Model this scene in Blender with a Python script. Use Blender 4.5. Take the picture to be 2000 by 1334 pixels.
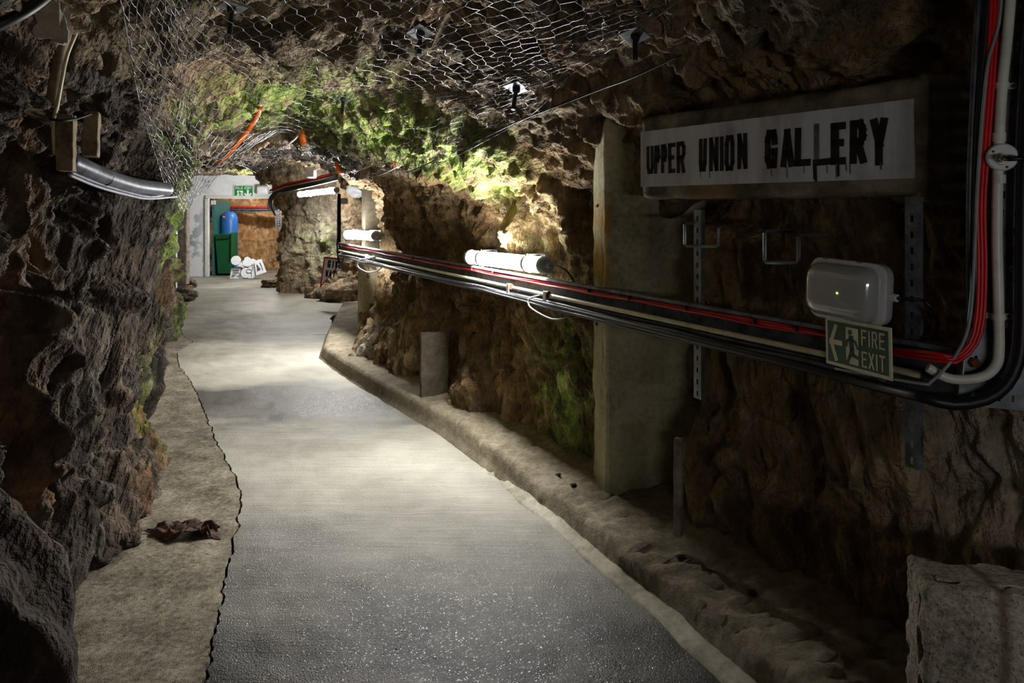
import bpy, bmesh, math, random
import numpy as np
from mathutils import Vector, Matrix

for o in list(bpy.data.objects):
    bpy.data.objects.remove(o, do_unlink=True)
SC = bpy.context.scene
COL = SC.collection

# ------------------------------------------------------------------ camera
F, EYE, HOR = 1333.33, 1.6, 410.0          # focal length in pixels of the 2000 px frame, eye height, horizon row
cd = bpy.data.cameras.new('camera')
cd.lens = 24.0; cd.sensor_width = 36.0; cd.sensor_fit = 'HORIZONTAL'
cd.shift_y = -(667 - HOR) / 2000.0
cd.clip_start = 0.02; cd.clip_end = 200
cam = bpy.data.objects.new('camera', cd)
cam.location = (0, 0, EYE); cam.rotation_euler = (math.radians(90), 0, 0)
COL.objects.link(cam); SC.camera = cam

# ------------------------------------------------------------------ world, exposure
w = bpy.data.worlds.new('world'); SC.world = w; w.use_nodes = True
w.node_tree.nodes['Background'].inputs[0].default_value = (0.01, 0.01, 0.012, 1)
w.node_tree.nodes['Background'].inputs[1].default_value = 1.0
SC.view_settings.view_transform = 'Standard'
SC.view_settings.look = 'None'
SC.view_settings.gamma = 1.0
SC.view_settings.use_curve_mapping = False
SC.view_settings.exposure = 0.0
SC.cycles.use_adaptive_sampling = True
SC.cycles.adaptive_threshold = 0.04
SC.cycles.max_bounces = 4
SC.cycles.diffuse_bounces = 3
SC.cycles.sample_clamp_indirect = 6.0
LAMP = 215.0            # radiance of the lit diffusers
LAMP_COL = (1.0, 0.992, 0.975)

# ------------------------------------------------------------------ helpers
def PX(px, py, y):
    "world point on the ray of a pixel at depth y"
    return np.array(((px - 1000) / F * y, y, EYE - (py - HOR) / F * y))
def GR(px, py, z=0.0):
    "world point on the ray of a pixel at height z"
    y = F * (EYE - z) / (py - HOR)
    return np.array(((px - 1000) / F * y, y, z))

def tag(o, label=None, cat=None, group=None, kind=None):
    if label: o['label'] = label
    if cat: o['category'] = cat
    if group: o['group'] = group
    if kind or cat: o['kind'] = kind or 'thing'
    return o

def mesh_obj(name, verts, faces, mat, parent=None, smooth=True):
    me = bpy.data.meshes.new(name)
    if isinstance(verts, np.ndarray) and isinstance(faces, np.ndarray):
        n, m, k = len(verts), len(faces), faces.shape[1]
        me.vertices.add(n); me.vertices.foreach_set('co', np.ascontiguousarray(verts, dtype=np.float32).ravel())
        me.loops.add(m * k); me.loops.foreach_set('vertex_index', np.ascontiguousarray(faces, dtype=np.int32).ravel())
        me.polygons.add(m)
        me.polygons.foreach_set('loop_start', np.arange(0, m * k, k, dtype=np.int32))
        me.polygons.foreach_set('loop_total', np.full(m, k, dtype=np.int32))
        me.update(calc_edges=True)
    else:
        me.from_pydata([tuple(v) for v in verts], [], [tuple(f) for f in faces]); me.update()
    if smooth and len(me.polygons):
        me.polygons.foreach_set('use_smooth', np.ones(len(me.polygons), dtype=bool))
    if mat: me.materials.append(mat)
    o = bpy.data.objects.new(name, me); COL.objects.link(o)
    if parent: o.parent = parent
    return o

def attr(o, name, vals):
    a = o.data.attributes.new(name, 'FLOAT', 'POINT')
    a.data.foreach_set('value', np.ascontiguousarray(vals, dtype=np.float32))

def empty(name, loc=(0, 0, 0), label=None, cat=None, group=None):
    o = bpy.data.objects.new(name, None); COL.objects.link(o); o.location = loc
    o.empty_display_size = 0.05
    return tag(o, label, cat, group)

class MB:
    "collects shapes of one mesh, then links it as one object"
    def __init__(s): s.v = []; s.f = []; s.flat = False
    def add(s, vs, fs):
        b = len(s.v); s.v += [tuple(map(float, p)) for p in vs]; s.f += [tuple(b + i for i in f) for f in fs]; return s
    def box(s, c, size, M=None, bev=0.0):
        hx, hy, hz = [k / 2 for k in size]
        if bev <= 0:
            vs = [(x, y, z) for x in (-hx, hx) for y in (-hy, hy) for z in (-hz, hz)]
            fs = [(0, 1, 3, 2), (4, 6, 7, 5), (0, 4, 5, 1), (2, 3, 7, 6), (0, 2, 6, 4), (1, 5, 7, 3)]
        else:
            bm = bmesh.new(); bmesh.ops.create_cube(bm, size=1)
            for v in bm.verts: v.co = Vector((v.co.x * 2 * hx, v.co.y * 2 * hy, v.co.z * 2 * hz))
            bmesh.ops.bevel(bm, geom=bm.edges[:], offset=bev, segments=2, profile=0.6, affect='EDGES')
            bm.verts.ensure_lookup_table()
            vs = [tuple(v.co) for v in bm.verts]; fs = [[l.index for l in f.verts] for f in bm.faces]; bm.free()
        out = []
        for p in vs:
            p = Vector(p)
            if M is not None: p = M @ p
            out.append((p[0] + c[0], p[1] + c[1], p[2] + c[2]))
        return s.add(out, fs)
    def tube(s, pts, r, n=8, cap=True, closed=False):
        vs, fs = tube_geo(pts, r, n, cap, closed); return s.add(vs, fs)
    def cyl(s, a, b, r, n=16, r2=None):
        a, b = np.array(a, float), np.array(b, float)
        return s.tube([a, b], [r, r if r2 is None else r2], n)
    def prism(s, outline, M, d0, d1):
        "2D outline (local x,z) extruded along local y from d0 to d1, placed by matrix M"
        n = len(outline); vs = []
        for d in (d0, d1):
            for (x, z) in outline: vs.append(tuple(M @ Vector((x, d, z))))
        fs = [tuple(range(n)), tuple(range(2 * n - 1, n - 1, -1))]
        for i in range(n):
            j = (i + 1) % n; fs.append((i, i + n, j + n, j))
        return s.add(vs, fs)
    def build(s, name, mat, parent=None, smooth=False):
        o = mesh_obj(name, s.v, s.f, mat, parent, smooth)
        bm = bmesh.new(); bm.from_mesh(o.data); bmesh.ops.recalc_face_normals(bm, faces=bm.faces[:]); bm.to_mesh(o.data); bm.free()
        if smooth:
            try: o.data.set_sharp_from_angle(angle=math.radians(40))
            except Exception: pass
        return o

def tube_geo(pts, r, n=8, cap=True, closed=False):
    pts = np.array(pts, float); m = len(pts)
    rr = np.full(m, r, float) if np.isscalar(r) else np.array(r, float)
    tg = np.gradient(pts, axis=0) if m > 2 else np.repeat((pts[1] - pts[0])[None], 2, 0)
    if closed: tg = np.roll(pts, -1, 0) - np.roll(pts, 1, 0)
    tg /= np.linalg.norm(tg, axis=1)[:, None] + 1e-12
    up = np.array((0, 0, 1.0)) if abs(tg[0][2]) < 0.9 else np.array((1.0, 0, 0))
    a = np.cross(tg[0], up); a /= np.linalg.norm(a)
    vs = []; 
    for i in range(m):
        a = a - tg[i] * np.dot(a, tg[i]); a /= np.linalg.norm(a) + 1e-12
        b = np.cross(tg[i], a)
        for k in range(n):
            t = 2 * math.pi * k / n
            vs.append(pts[i] + rr[i] * (math.cos(t) * a + math.sin(t) * b))
    fs = []
    for i in range(m if closed else m - 1):
        j = (i + 1) % m
        for k in range(n):
            l = (k + 1) % n
            fs.append((i * n + k, i * n + l, j * n + l, j * n + k))
    if cap and not closed:
        fs.append(tuple(range(n - 1, -1, -1))); fs.append(tuple((m - 1) * n + k for k in range(n)))
    return vs, fs

def smooth_path(pts, step=0.02, closed=False):
    "Catmull-Rom through the points"
    P = np.array(pts, float)
    if len(P) == 2:
        k = max(2, int(np.linalg.norm(P[1] - P[0]) / 0.25) + 1)
        return P[0] + (P[1] - P[0]) * np.linspace(0, 1, k)[:, None]
    Q = np.vstack([2 * P[0] - P[1], P, 2 * P[-1] - P[-2]]); out = []
    for i in range(1, len(Q) - 2):
        p0, p1, p2, p3 = Q[i - 1], Q[i], Q[i + 1], Q[i + 2]
        k = max(2, min(40, int(np.linalg.norm(p2 - p1) / step)))
        for t in np.linspace(0, 1, k, endpoint=False):
            out.append(0.5 * (2 * p1 + (p2 - p0) * t + (2 * p0 - 5 * p1 + 4 * p2 - p3) * t * t + (3 * p1 - p0 - 3 * p2 + p3) * t ** 3))
    out.append(P[-1]); return np.array(out)

# ------------------------------------------------------------------ noise (numpy)
_rs = np.random.RandomState(7)
_perm = _rs.permutation(256).astype(np.int32); _perm = np.concatenate([_perm, _perm])
_g = _rs.normal(size=(256, 3)); _g /= np.linalg.norm(_g, axis=1)[:, None]
_u = _rs.rand(256, 7)
def _h(ix, iy, iz): return _perm[(_perm[(_perm[ix & 255] + iy) & 255] + iz) & 255]
def perlin(p, scale=1.0, off=0.0):
    q = p / scale + off; i = np.floor(q).astype(np.int32); f = q - i
    u = f * f * f * (f * (f * 6 - 15) + 10); r = 0.0
    for a in (0, 1):
        wx = u[:, 0] if a else 1 - u[:, 0]
        for b in (0, 1):
            wy = u[:, 1] if b else 1 - u[:, 1]
            for c in (0, 1):
                wz = u[:, 2] if c else 1 - u[:, 2]
                g = _g[_h(i[:, 0] + a, i[:, 1] + b, i[:, 2] + c)]
                d = g[:, 0] * (f[:, 0] - a) + g[:, 1] * (f[:, 1] - b) + g[:, 2] * (f[:, 2] - c)
                r = r + wx * wy * wz * d
    return r * 1.6
def fbm(p, scale, oct=4, off=0.0, gain=0.5):
    r = 0; a = 1.0
    for k in range(oct):
        r = r + a * perlin(p, scale, off + 17.3 * k); scale *= 0.5; a *= gain
    return r
def facet(p, scale, off=0.0, tilt=0.9, k=26.0):
    "broken rock: every Voronoi cell is a tilted plane, joined by short steep slopes; returns (height, crack distance)"
    q = p / scale + off; i = np.floor(q).astype(np.int32); f = q - i; n = len(q)
    best = np.full(n, 9.0); sec = np.full(n, 9.0); sv = np.zeros(n); sw = np.zeros(n)
    for a in (-1, 0, 1):
        for b in (-1, 0, 1):
            for c in (-1, 0, 1):
                h = _h(i[:, 0] + a, i[:, 1] + b, i[:, 2] + c); t = _u[h]
                dx = f[:, 0] - a - t[:, 0]; dy = f[:, 1] - b - t[:, 1]; dz = f[:, 2] - c - t[:, 2]
                d = np.sqrt(dx * dx + dy * dy + dz * dz)
                sec = np.where(d < best, best, np.minimum(sec, d)); best = np.minimum(best, d)
                v = (t[:, 3] - 0.5) + tilt * ((t[:, 4] - .5) * dx + (t[:, 5] - .5) * dy + (t[:, 6] - .5) * dz) * 2
                e = np.exp(-k * d); sv += e * v; sw += e
    return sv / (sw + 1e-30), sec - best

# ------------------------------------------------------------------ materials
def lin(c):
    c = np.array(c, float) / 255.0
    r = np.where(c <= 0.04045, c / 12.92, ((c + 0.055) / 1.055) ** 2.4); return (float(r[0]), float(r[1]), float(r[2]), 1.0)
class NT:
    def __init__(s, name):
        s.m = bpy.data.materials.new(name); s.m.use_nodes = True; s.t = s.m.node_tree
        s.b = s.t.nodes['Principled BSDF']; s.out = s.t.nodes['Material Output']
        s.tc = s.t.nodes.new('ShaderNodeTexCoord')
    def n(s, kind, **kw):
        nd = s.t.nodes.new(kind)
        for k, v in kw.items():
            if k.startswith('i_'):
                key = k[2:]; key = int(key) if key.isdigit() else key.replace('_', ' ')
                nd.inputs[key].default_value = v
            else: setattr(nd, k, v)
        return nd
    def l(s, a, b): s.t.links.new(a, b)
    def map(s, sc=(1, 1, 1), rot=(0, 0, 0)):
        mp = s.n('ShaderNodeMapping'); mp.inputs['Scale'].default_value = sc; mp.inputs['Rotation'].default_value = rot
        s.l(s.tc.outputs['Object'], mp.inputs['Vector']); return mp.outputs[0]
    def noise(s, scale, detail=6, rough=0.6, vec=None, dist=0.0):
        nd = s.n('ShaderNodeTexNoise'); nd.inputs['Scale'].default_value = scale; nd.inputs['Detail'].default_value = detail
        nd.inputs['Roughness'].default_value = rough; nd.inputs['Distortion'].default_value = dist
        s.l(vec if vec is not None else s.tc.outputs['Object'], nd.inputs['Vector']); return nd.outputs['Fac']
    def vor(s, scale, feature='F1', vec=None):
        nd = s.n('ShaderNodeTexVoronoi'); nd.feature = feature; nd.inputs['Scale'].default_value = scale
        s.l(vec if vec is not None else s.tc.outputs['Object'], nd.inputs['Vector']); return nd.outputs['Distance']
    def ramp(s, fac, stops):
        nd = s.n('ShaderNodeValToRGB'); e = nd.color_ramp.elements
        while len(e) < len(stops): e.new(0.5)
        for el, (p, c) in zip(e, stops):
            el.position = p; el.color = c if len(c) == 4 else (*c, 1)
        s.l(fac, nd.inputs[0]); return nd.outputs[0]
    def mix(s, fac, a, b, mode='MIX'):
        nd = s.n('ShaderNodeMix'); nd.data_type = 'RGBA'; nd.blend_type = mode
        for sock, v in ((nd.inputs[0], fac), (nd.inputs[6], a), (nd.inputs[7], b)):
            if hasattr(v, 'is_linked'): s.l(v, sock)
            else: sock.default_value = v
        return nd.outputs[2]
    def math(s, op, a, b=None, clamp=False):
        nd = s.n('ShaderNodeMath'); nd.operation = op; nd.use_clamp = clamp
        for k, v in ((0, a), (1, b)):
            if v is None: continue
            if hasattr(v, 'is_linked'): s.l(v, nd.inputs[k])
            else: nd.inputs[k].default_value = v
        return nd.outputs[0]
    def attr(s, name):
        nd = s.n('ShaderNodeAttribute'); nd.attribute_name = name; return nd.outputs['Fac']
    def bump(s, h, strength=0.5, dist=0.01, normal=None):
        nd = s.n('ShaderNodeBump'); nd.inputs['Strength'].default_value = strength; nd.inputs['Distance'].default_value = dist
        s.l(h, nd.inputs['Height'])
        if normal is not None: s.l(normal, nd.inputs['Normal'])
        return nd.outputs[0]
    def fin(s, col=None, rough=None, metal=None, normal=None, spec=None):
        for v, k in ((col, 'Base Color'), (rough, 'Roughness'), (metal, 'Metallic'), (normal, 'Normal'), (spec, 'Specular IOR Level')):
            if v is None: continue
            if hasattr(v, 'is_linked'): s.l(v, s.b.inputs[k])
            else: s.b.inputs[k].default_value = v
        return s.m

def plain(name, c, rough=0.5, metal=0.0, var=0.12, bump=0.0, bscale=60, spec=None):
    "a procedural colour with gentle wear"
    t = NT(name); c = lin(c)
    f = t.noise(14, 5, 0.65)
    d = tuple(max(0, k * (1 - 2.2 * var)) for k in c[:3]) + (1,); b = tuple(min(1, k * (1 + var)) for k in c[:3]) + (1,)
    col = t.ramp(f, [(0.3, d), (0.62, b)])
    nrm = t.bump(t.noise(bscale, 4, 0.6), bump, 0.004) if bump else None
    return t.fin(col, rough, metal, nrm, spec)

def rock_mat(name, dark, mid, light, ochre=(150, 100, 45), fine=1.0, grain=3.0):
    t = NT(name)
    v1 = t.map((1, 1, 0.55), (0.25, 0.2, 0.1))
    big = t.noise(1.7, 3, 0.6, v1)
    sm = t.noise(11, 4, 0.68, v1)
    f = t.math('ADD', t.math('MULTIPLY', big, 0.5), t.math('MULTIPLY', sm, 0.5))
    col = t.ramp(f, [(0.32, lin(dark)), (0.5, lin(mid)), (0.66, lin(light))])
    # iron stain
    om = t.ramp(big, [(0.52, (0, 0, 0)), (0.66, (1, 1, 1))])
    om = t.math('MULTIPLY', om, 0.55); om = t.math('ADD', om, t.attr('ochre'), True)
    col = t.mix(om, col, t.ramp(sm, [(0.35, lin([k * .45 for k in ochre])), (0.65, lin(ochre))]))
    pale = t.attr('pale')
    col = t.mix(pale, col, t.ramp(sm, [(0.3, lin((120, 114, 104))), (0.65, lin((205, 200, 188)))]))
    # algae
    am = t.math('MULTIPLY', t.attr('algae'), t.ramp(t.noise(7, 4, 0.7), [(0.40, (0, 0, 0)), (0.58, (1, 1, 1))]), True)
    ac = t.ramp(sm, [(0.32, lin((74, 94, 42))), (0.5, lin((136, 164, 66))), (0.66, lin((206, 220, 132)))])
    col = t.mix(am, col, ac)
    mp = t.n('ShaderNodeMapping'); mp.vector_type = 'TEXTURE'; mp.inputs['Rotation'].default_value = (-.435, .133, 0); mp.inputs['Scale'].default_value = (1, 1, grain)
    t.l(t.tc.outputs['Object'], mp.inputs['Vector'])
    rg = t.n('ShaderNodeTexNoise'); rg.noise_type = 'RIDGED_MULTIFRACTAL'; t.l(mp.outputs[0], rg.inputs['Vector'])
    for k, v in (('Scale', 15), ('Detail', 3), ('Roughness', .62), ('Offset', 1.0), ('Gain', 2.0)): rg.inputs[k].default_value = v
    h = t.math('ADD', t.math('MULTIPLY', rg.outputs['Fac'], .30), t.math('ADD', t.math('MULTIPLY', t.noise(34, 3, 0.72), .7), t.math('MULTIPLY', t.vor(42, 'F1', mp.outputs[0]), 0.3)))
    nrm = t.bump(h, 0.9 * fine, 0.035)
    rough = t.ramp(sm, [(0.3, (0.75,) * 3), (0.7, (0.95,) * 3)])
    return t.fin(col, rough, None, nrm, 0.3)

M = {}
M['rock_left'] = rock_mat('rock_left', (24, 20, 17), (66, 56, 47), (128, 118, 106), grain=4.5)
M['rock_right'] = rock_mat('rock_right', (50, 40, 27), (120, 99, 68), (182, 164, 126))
M['rock_ceiling'] = rock_mat('rock_ceiling', (44, 36, 28), (104, 90, 68), (178, 164, 138))
M['rock_far'] = rock_mat('rock_far', (96, 66, 34), (176, 132, 84), (222, 196, 160), (190, 120, 55))

def conc_mat(name, dark, mid, light, rough=0.85, bump=0.4, stain=0.4, scale=1.0, dist=.006):
    t = NT(name)
    a = t.noise(2.2 * scale, 6, 0.65); b = t.noise(26 * scale, 8, 0.7)
    f = t.math('ADD', t.math('MULTIPLY', a, 0.6), t.math('MULTIPLY', b, 0.4))
    col = t.ramp(f, [(0.34, lin(dark)), (0.5, lin(mid)), (0.66, lin(light))])
    st = t.ramp(t.noise(3.0, 5, 0.6, t.map((2.5, 2.5, 0.3))), [(0.55, (0, 0, 0)), (0.75, (stain,) * 3)])
    col = t.mix(st, col, lin([k * .45 for k in mid]))
    pit = t.ramp(t.vor(55 * scale), [(0.02, (0, 0, 0)), (0.12, (1, 1, 1))])
    h = t.math('ADD', t.math('MULTIPLY', t.noise(70 * scale, 6, 0.7), 0.7), t.math('MULTIPLY', pit, 0.3))
    return t.fin(col, rough, None, t.bump(h, bump, dist), 0.3)
M['concrete'] = conc_mat('concrete', (92, 86, 66), (142, 134, 106), (178, 168, 136))
M['concrete_grey'] = conc_mat('concrete_grey', (120, 114, 104), (176, 168, 154), (214, 206, 192), bump=0.6)
M['concrete_dark'] = conc_mat('concrete_dark', (46, 40, 32), (74, 66, 52), (100, 92, 74))
M['kerb'] = conc_mat('kerb', (92, 82, 66), (138, 127, 106), (182, 171, 148), bump=0.9, dist=.016)

def floor_mat(name, verge=False):
    t = NT(name)
    # brushed across the road: ridges square to the tunnel
    ang = math.radians(12)
    mp = t.map((1.0, 46, 1), (0, 0, ang))
    br = t.noise(1.6, 6, 0.65, mp)
    big = t.noise(0.9, 5, 0.6); fine = t.noise(130, 4, 0.7)
    f = t.math('ADD', t.math('MULTIPLY', big, 0.55), t.math('ADD', t.math('MULTIPLY', br, 0.25), t.math('MULTIPLY', fine, 0.2)))
    if verge: st = [(0.38, lin((82, 75, 62))), (0.5, lin((132, 123, 105))), (0.62, lin((172, 163, 142)))]
    else: st = [(0.36, lin((116, 112, 100))), (0.5, lin((164, 160, 146))), (0.64, lin((200, 196, 182)))]
    if verge: f = t.math('ADD', t.math('MULTIPLY', t.noise(4.5, 6, .75), .55), t.math('MULTIPLY', t.noise(48, 3, .7), .45))
    col = t.ramp(f, st)
    spk = t.ramp(t.vor(38), [(0.06, (1, 1, 1)), (0.16, (0, 0, 0))])
    col = t.mix(t.math('MULTIPLY', spk, 0.35), col, lin((60, 56, 48)))
    if verge: col = t.mix(t.math('MULTIPLY', t.ramp(t.noise(20, 3, .6, t.map((1, 2.2, 1))), [(.6, (0, 0, 0)), (.68, (1, 1, 1))]), .6), col, lin((52, 46, 38)))
    agg = t.vor(230)
    if verge:
        h = t.math('ADD', t.math('MULTIPLY', br, .2), t.math('ADD', t.math('MULTIPLY', fine, 0.35), t.math('MULTIPLY', agg, 0.35)))
        return t.fin(col, .8, None, t.bump(h, 0.6, 0.006), .25)
    # damp, shinier stretches; their darkening also paints in dim floor away from the lamps
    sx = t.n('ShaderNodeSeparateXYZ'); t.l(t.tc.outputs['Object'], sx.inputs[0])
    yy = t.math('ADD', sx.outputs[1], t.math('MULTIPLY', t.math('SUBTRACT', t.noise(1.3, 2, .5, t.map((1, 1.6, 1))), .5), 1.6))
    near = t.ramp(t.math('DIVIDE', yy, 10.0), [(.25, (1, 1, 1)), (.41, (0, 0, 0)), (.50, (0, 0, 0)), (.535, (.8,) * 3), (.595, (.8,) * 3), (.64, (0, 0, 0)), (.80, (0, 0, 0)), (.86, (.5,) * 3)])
    wet_dim = t.math('MULTIPLY', near, t.ramp(t.noise(2.0, 2, .5), [(.25, (.65,) * 3), (.55, (1, 1, 1))]))
    col = t.mix(wet_dim, col, t.mix(1.0, col, lin((86, 88, 94)), 'MULTIPLY'))
    peb = t.vor(130)
    h = t.math('ADD', t.math('MULTIPLY', br, .45), t.math('ADD', t.math('MULTIPLY', fine, 0.25), t.math('ADD', t.math('MULTIPLY', agg, 0.3), t.math('MULTIPLY', peb, .3))))
    rough = t.ramp(wet_dim, [(0, (.62,) * 3), (1, (.40,) * 3)])
    # wet grit: single grains tilted at random catch the lamps
    vg = t.n('ShaderNodeTexVoronoi'); vg.inputs['Scale'].default_value = 190; t.l(t.tc.outputs['Object'], vg.inputs['Vector'])
    sub = t.n('ShaderNodeVectorMath'); sub.operation = 'SUBTRACT'; t.l(vg.outputs['Color'], sub.inputs[0]); sub.inputs[1].default_value = (.5, .5, .5)
    sp = t.n('ShaderNodeSeparateColor'); t.l(vg.outputs['Color'], sp.inputs[0])
    pick = t.math('MULTIPLY', t.math('GREATER_THAN', sp.outputs[2], .86), wet_dim)
    scl = t.n('ShaderNodeVectorMath'); scl.operation = 'SCALE'; t.l(sub.outputs[0], scl.inputs[0]); t.l(t.math('MULTIPLY', pick, .5), scl.inputs['Scale'])
    add = t.n('ShaderNodeVectorMath'); add.operation = 'ADD'; t.l(t.bump(h, 0.7, 0.006), add.inputs[0]); t.l(scl.outputs[0], add.inputs[1])
    nm = t.n('ShaderNodeVectorMath'); nm.operation = 'NORMALIZE'; t.l(add.outputs[0], nm.inputs[0])
    rough = t.math('SUBTRACT', rough, t.math('MULTIPLY', pick, .3))
    return t.fin(col, rough, None, nm.outputs[0], t.math('ADD', .28, t.math('MULTIPLY', pick, .6)))
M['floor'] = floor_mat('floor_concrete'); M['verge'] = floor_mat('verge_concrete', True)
M['earth'] = conc_mat('earth', (40, 34, 26), (62, 54, 42), (84, 74, 58))
# ================================================================== THE TUNNEL SHELL
# every station: left base, right base, left offsets (into the tunnel +) at five heights, ceiling heights, right offsets
ZL = [-0.12, 0.5, 1.1, 1.6, 2.05]
ZR = [-0.05, 0.5, 1.1, 1.5, 1.82]
def ST(L, R, lo=(0, -.03, -.04, -.04, .05), ro=(0, .02, -.08, 0, .16), zc=(2.45, 2.6, 2.4), cin=(.5, .5, .55), zl=ZL, zr=ZR):
    L = np.array(L, float); R = np.array(R, float); d = (R - L); W = np.linalg.norm(d); d /= W
    row = []
    for k in range(5): q = L + d * lo[k]; row.append((q[0], q[1], zl[k]))
    q = L + d * (lo[4] + cin[0]); row.append((q[0], q[1], zc[0]))
    q = L + d * W * cin[1]; row.append((q[0], q[1], zc[1]))
    q = R - d * (ro[4] + cin[2]); row.append((q[0], q[1], zc[2]))
    for k in range(4, -1, -1): q = R - d * ro[k]; row.append((q[0], q[1], zr[k]))
    return row
zrp = [-0.05, 0.5, 1.1, 1.6, 2.15]
STN = [
 ST((-1.3, -3.4), (3.6, -3.0), zc=(2.4, 2.6, 2.4)),
 ST((-1.3, -0.8), (2.7, -0.3), zc=(2.5, 2.7, 2.5)),
 ST((-1.42, 0.9), (2.05, 0.9), zc=(2.55, 2.75, 2.55), ro=(0, .02, 0, .0, .1), zr=zrp),
 ST((-1.62, 1.9), (1.62, 1.85), zc=(2.5, 2.7, 2.6), ro=(0, -.02, -.04, -.06, -.05), zr=zrp),
 ST((-1.88, 2.55), (1.26, 2.4), zc=(2.5, 2.68, 2.55), ro=(0, -.04, -.08, -.14, -.10), zr=zrp, lo=(0, .0, -.05, -.1, -.04)),
 ST((-1.86, 3.0), (1.03, 2.85), zc=(2.5, 2.64, 2.5), ro=(0, -.04, -.08, -.16, -.10), zr=zrp, lo=(0, -.07, -.1, -.12, -.06)),
 ST((-1.86, 3.35), (0.84, 3.2), zc=(2.46, 2.6, 2.4), ro=(0, -.04, -.12, -.16, -.06), zr=zrp, lo=(0, -.14, -.17, -.16, -.08)),
 ST((-1.98, 3.65), (1.05, 3.5), zc=(2.42, 2.56, 2.3), ro=(0, -.05, -.1, -.02, .35), lo=(0, -.18, -.18, -.16, -.08)),
 ST((-2.12, 4.05), (0.62, 3.86), zc=(2.38, 2.5, 2.2), ro=(0, -.02, -.08, -.0, .22), lo=(0, -.22, -.16, -.1, -.02)),
 ST((-2.22, 4.4), (0.2, 4.35), zc=(2.32, 2.46, 2.12), ro=(0, -.08, -.12, -.05, .2), lo=(0, -.2, -.12, -.03, .06)),
 ST((-2.75, 5.0), (-0.17, 4.85), zc=(2.32, 2.44, 2.1), ro=(0, -.1, -.16, -.10, .2)),
 ST((-3.2, 5.9), (-0.66, 5.55), zc=(2.24, 2.36, 2.08), ro=(0, -.16, -.32, -.22, .1)),
 ST((-3.55, 6.7), (-1.05, 6.2), zc=(2.2, 2.32, 2.1), ro=(.12, -.08, -.32, -.2, .05)),
 ST((-3.9, 7.5), (-1.40, 6.75), zc=(2.35, 2.5, 2.3), ro=(.25, -.1, -.42, -.35, -.12)),
 ST((-4.2, 8.5), (-1.62, 7.6), zc=(2.35, 2.5, 2.3), ro=(.15, -.1, -.2, -.2, -.1), lo=(0, -.15, -.36, -.36, -.12)),
 ST((-5.2, 9.8), (-1.85, 8.9), zc=(2.4, 2.5, 2.4)),
 ST((-5.95, 11.4), (-2.2, 10.7), zc=(2.4, 2.52, 2.4), ro=(0, -.1, -.2, -.1, 0)),
 ST((-6.45, 12.3), (-2.55, 12.2), zc=(2.45, 2.5, 2.5), ro=(0, -.1, -.15, -.1, -.1), zr=zrp),
 ST((-6.75, 12.9), (-3.6, 12.98), zc=(2.45, 2.5, 2.5), ro=(0, -.1, -.1, -.05, -.05), zr=zrp),
 ST((-7.0, 13.4), (-4.6, 13.2), zc=(2.4, 2.5, 2.5), ro=(.02, -.06, -.1, -.1, 0), zr=zrp),
 ST((-7.75, 14.9), (-4.75, 14.6), zc=(2.4, 2.46, 2.4), ro=(0, 0, -.05, 0, .1)),
 ST((-8.5, 16.9), (-5.2, 16.9), zc=(2.4, 2.46, 2.4), ro=(0, 0, 0, 0, .1)),
]
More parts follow.
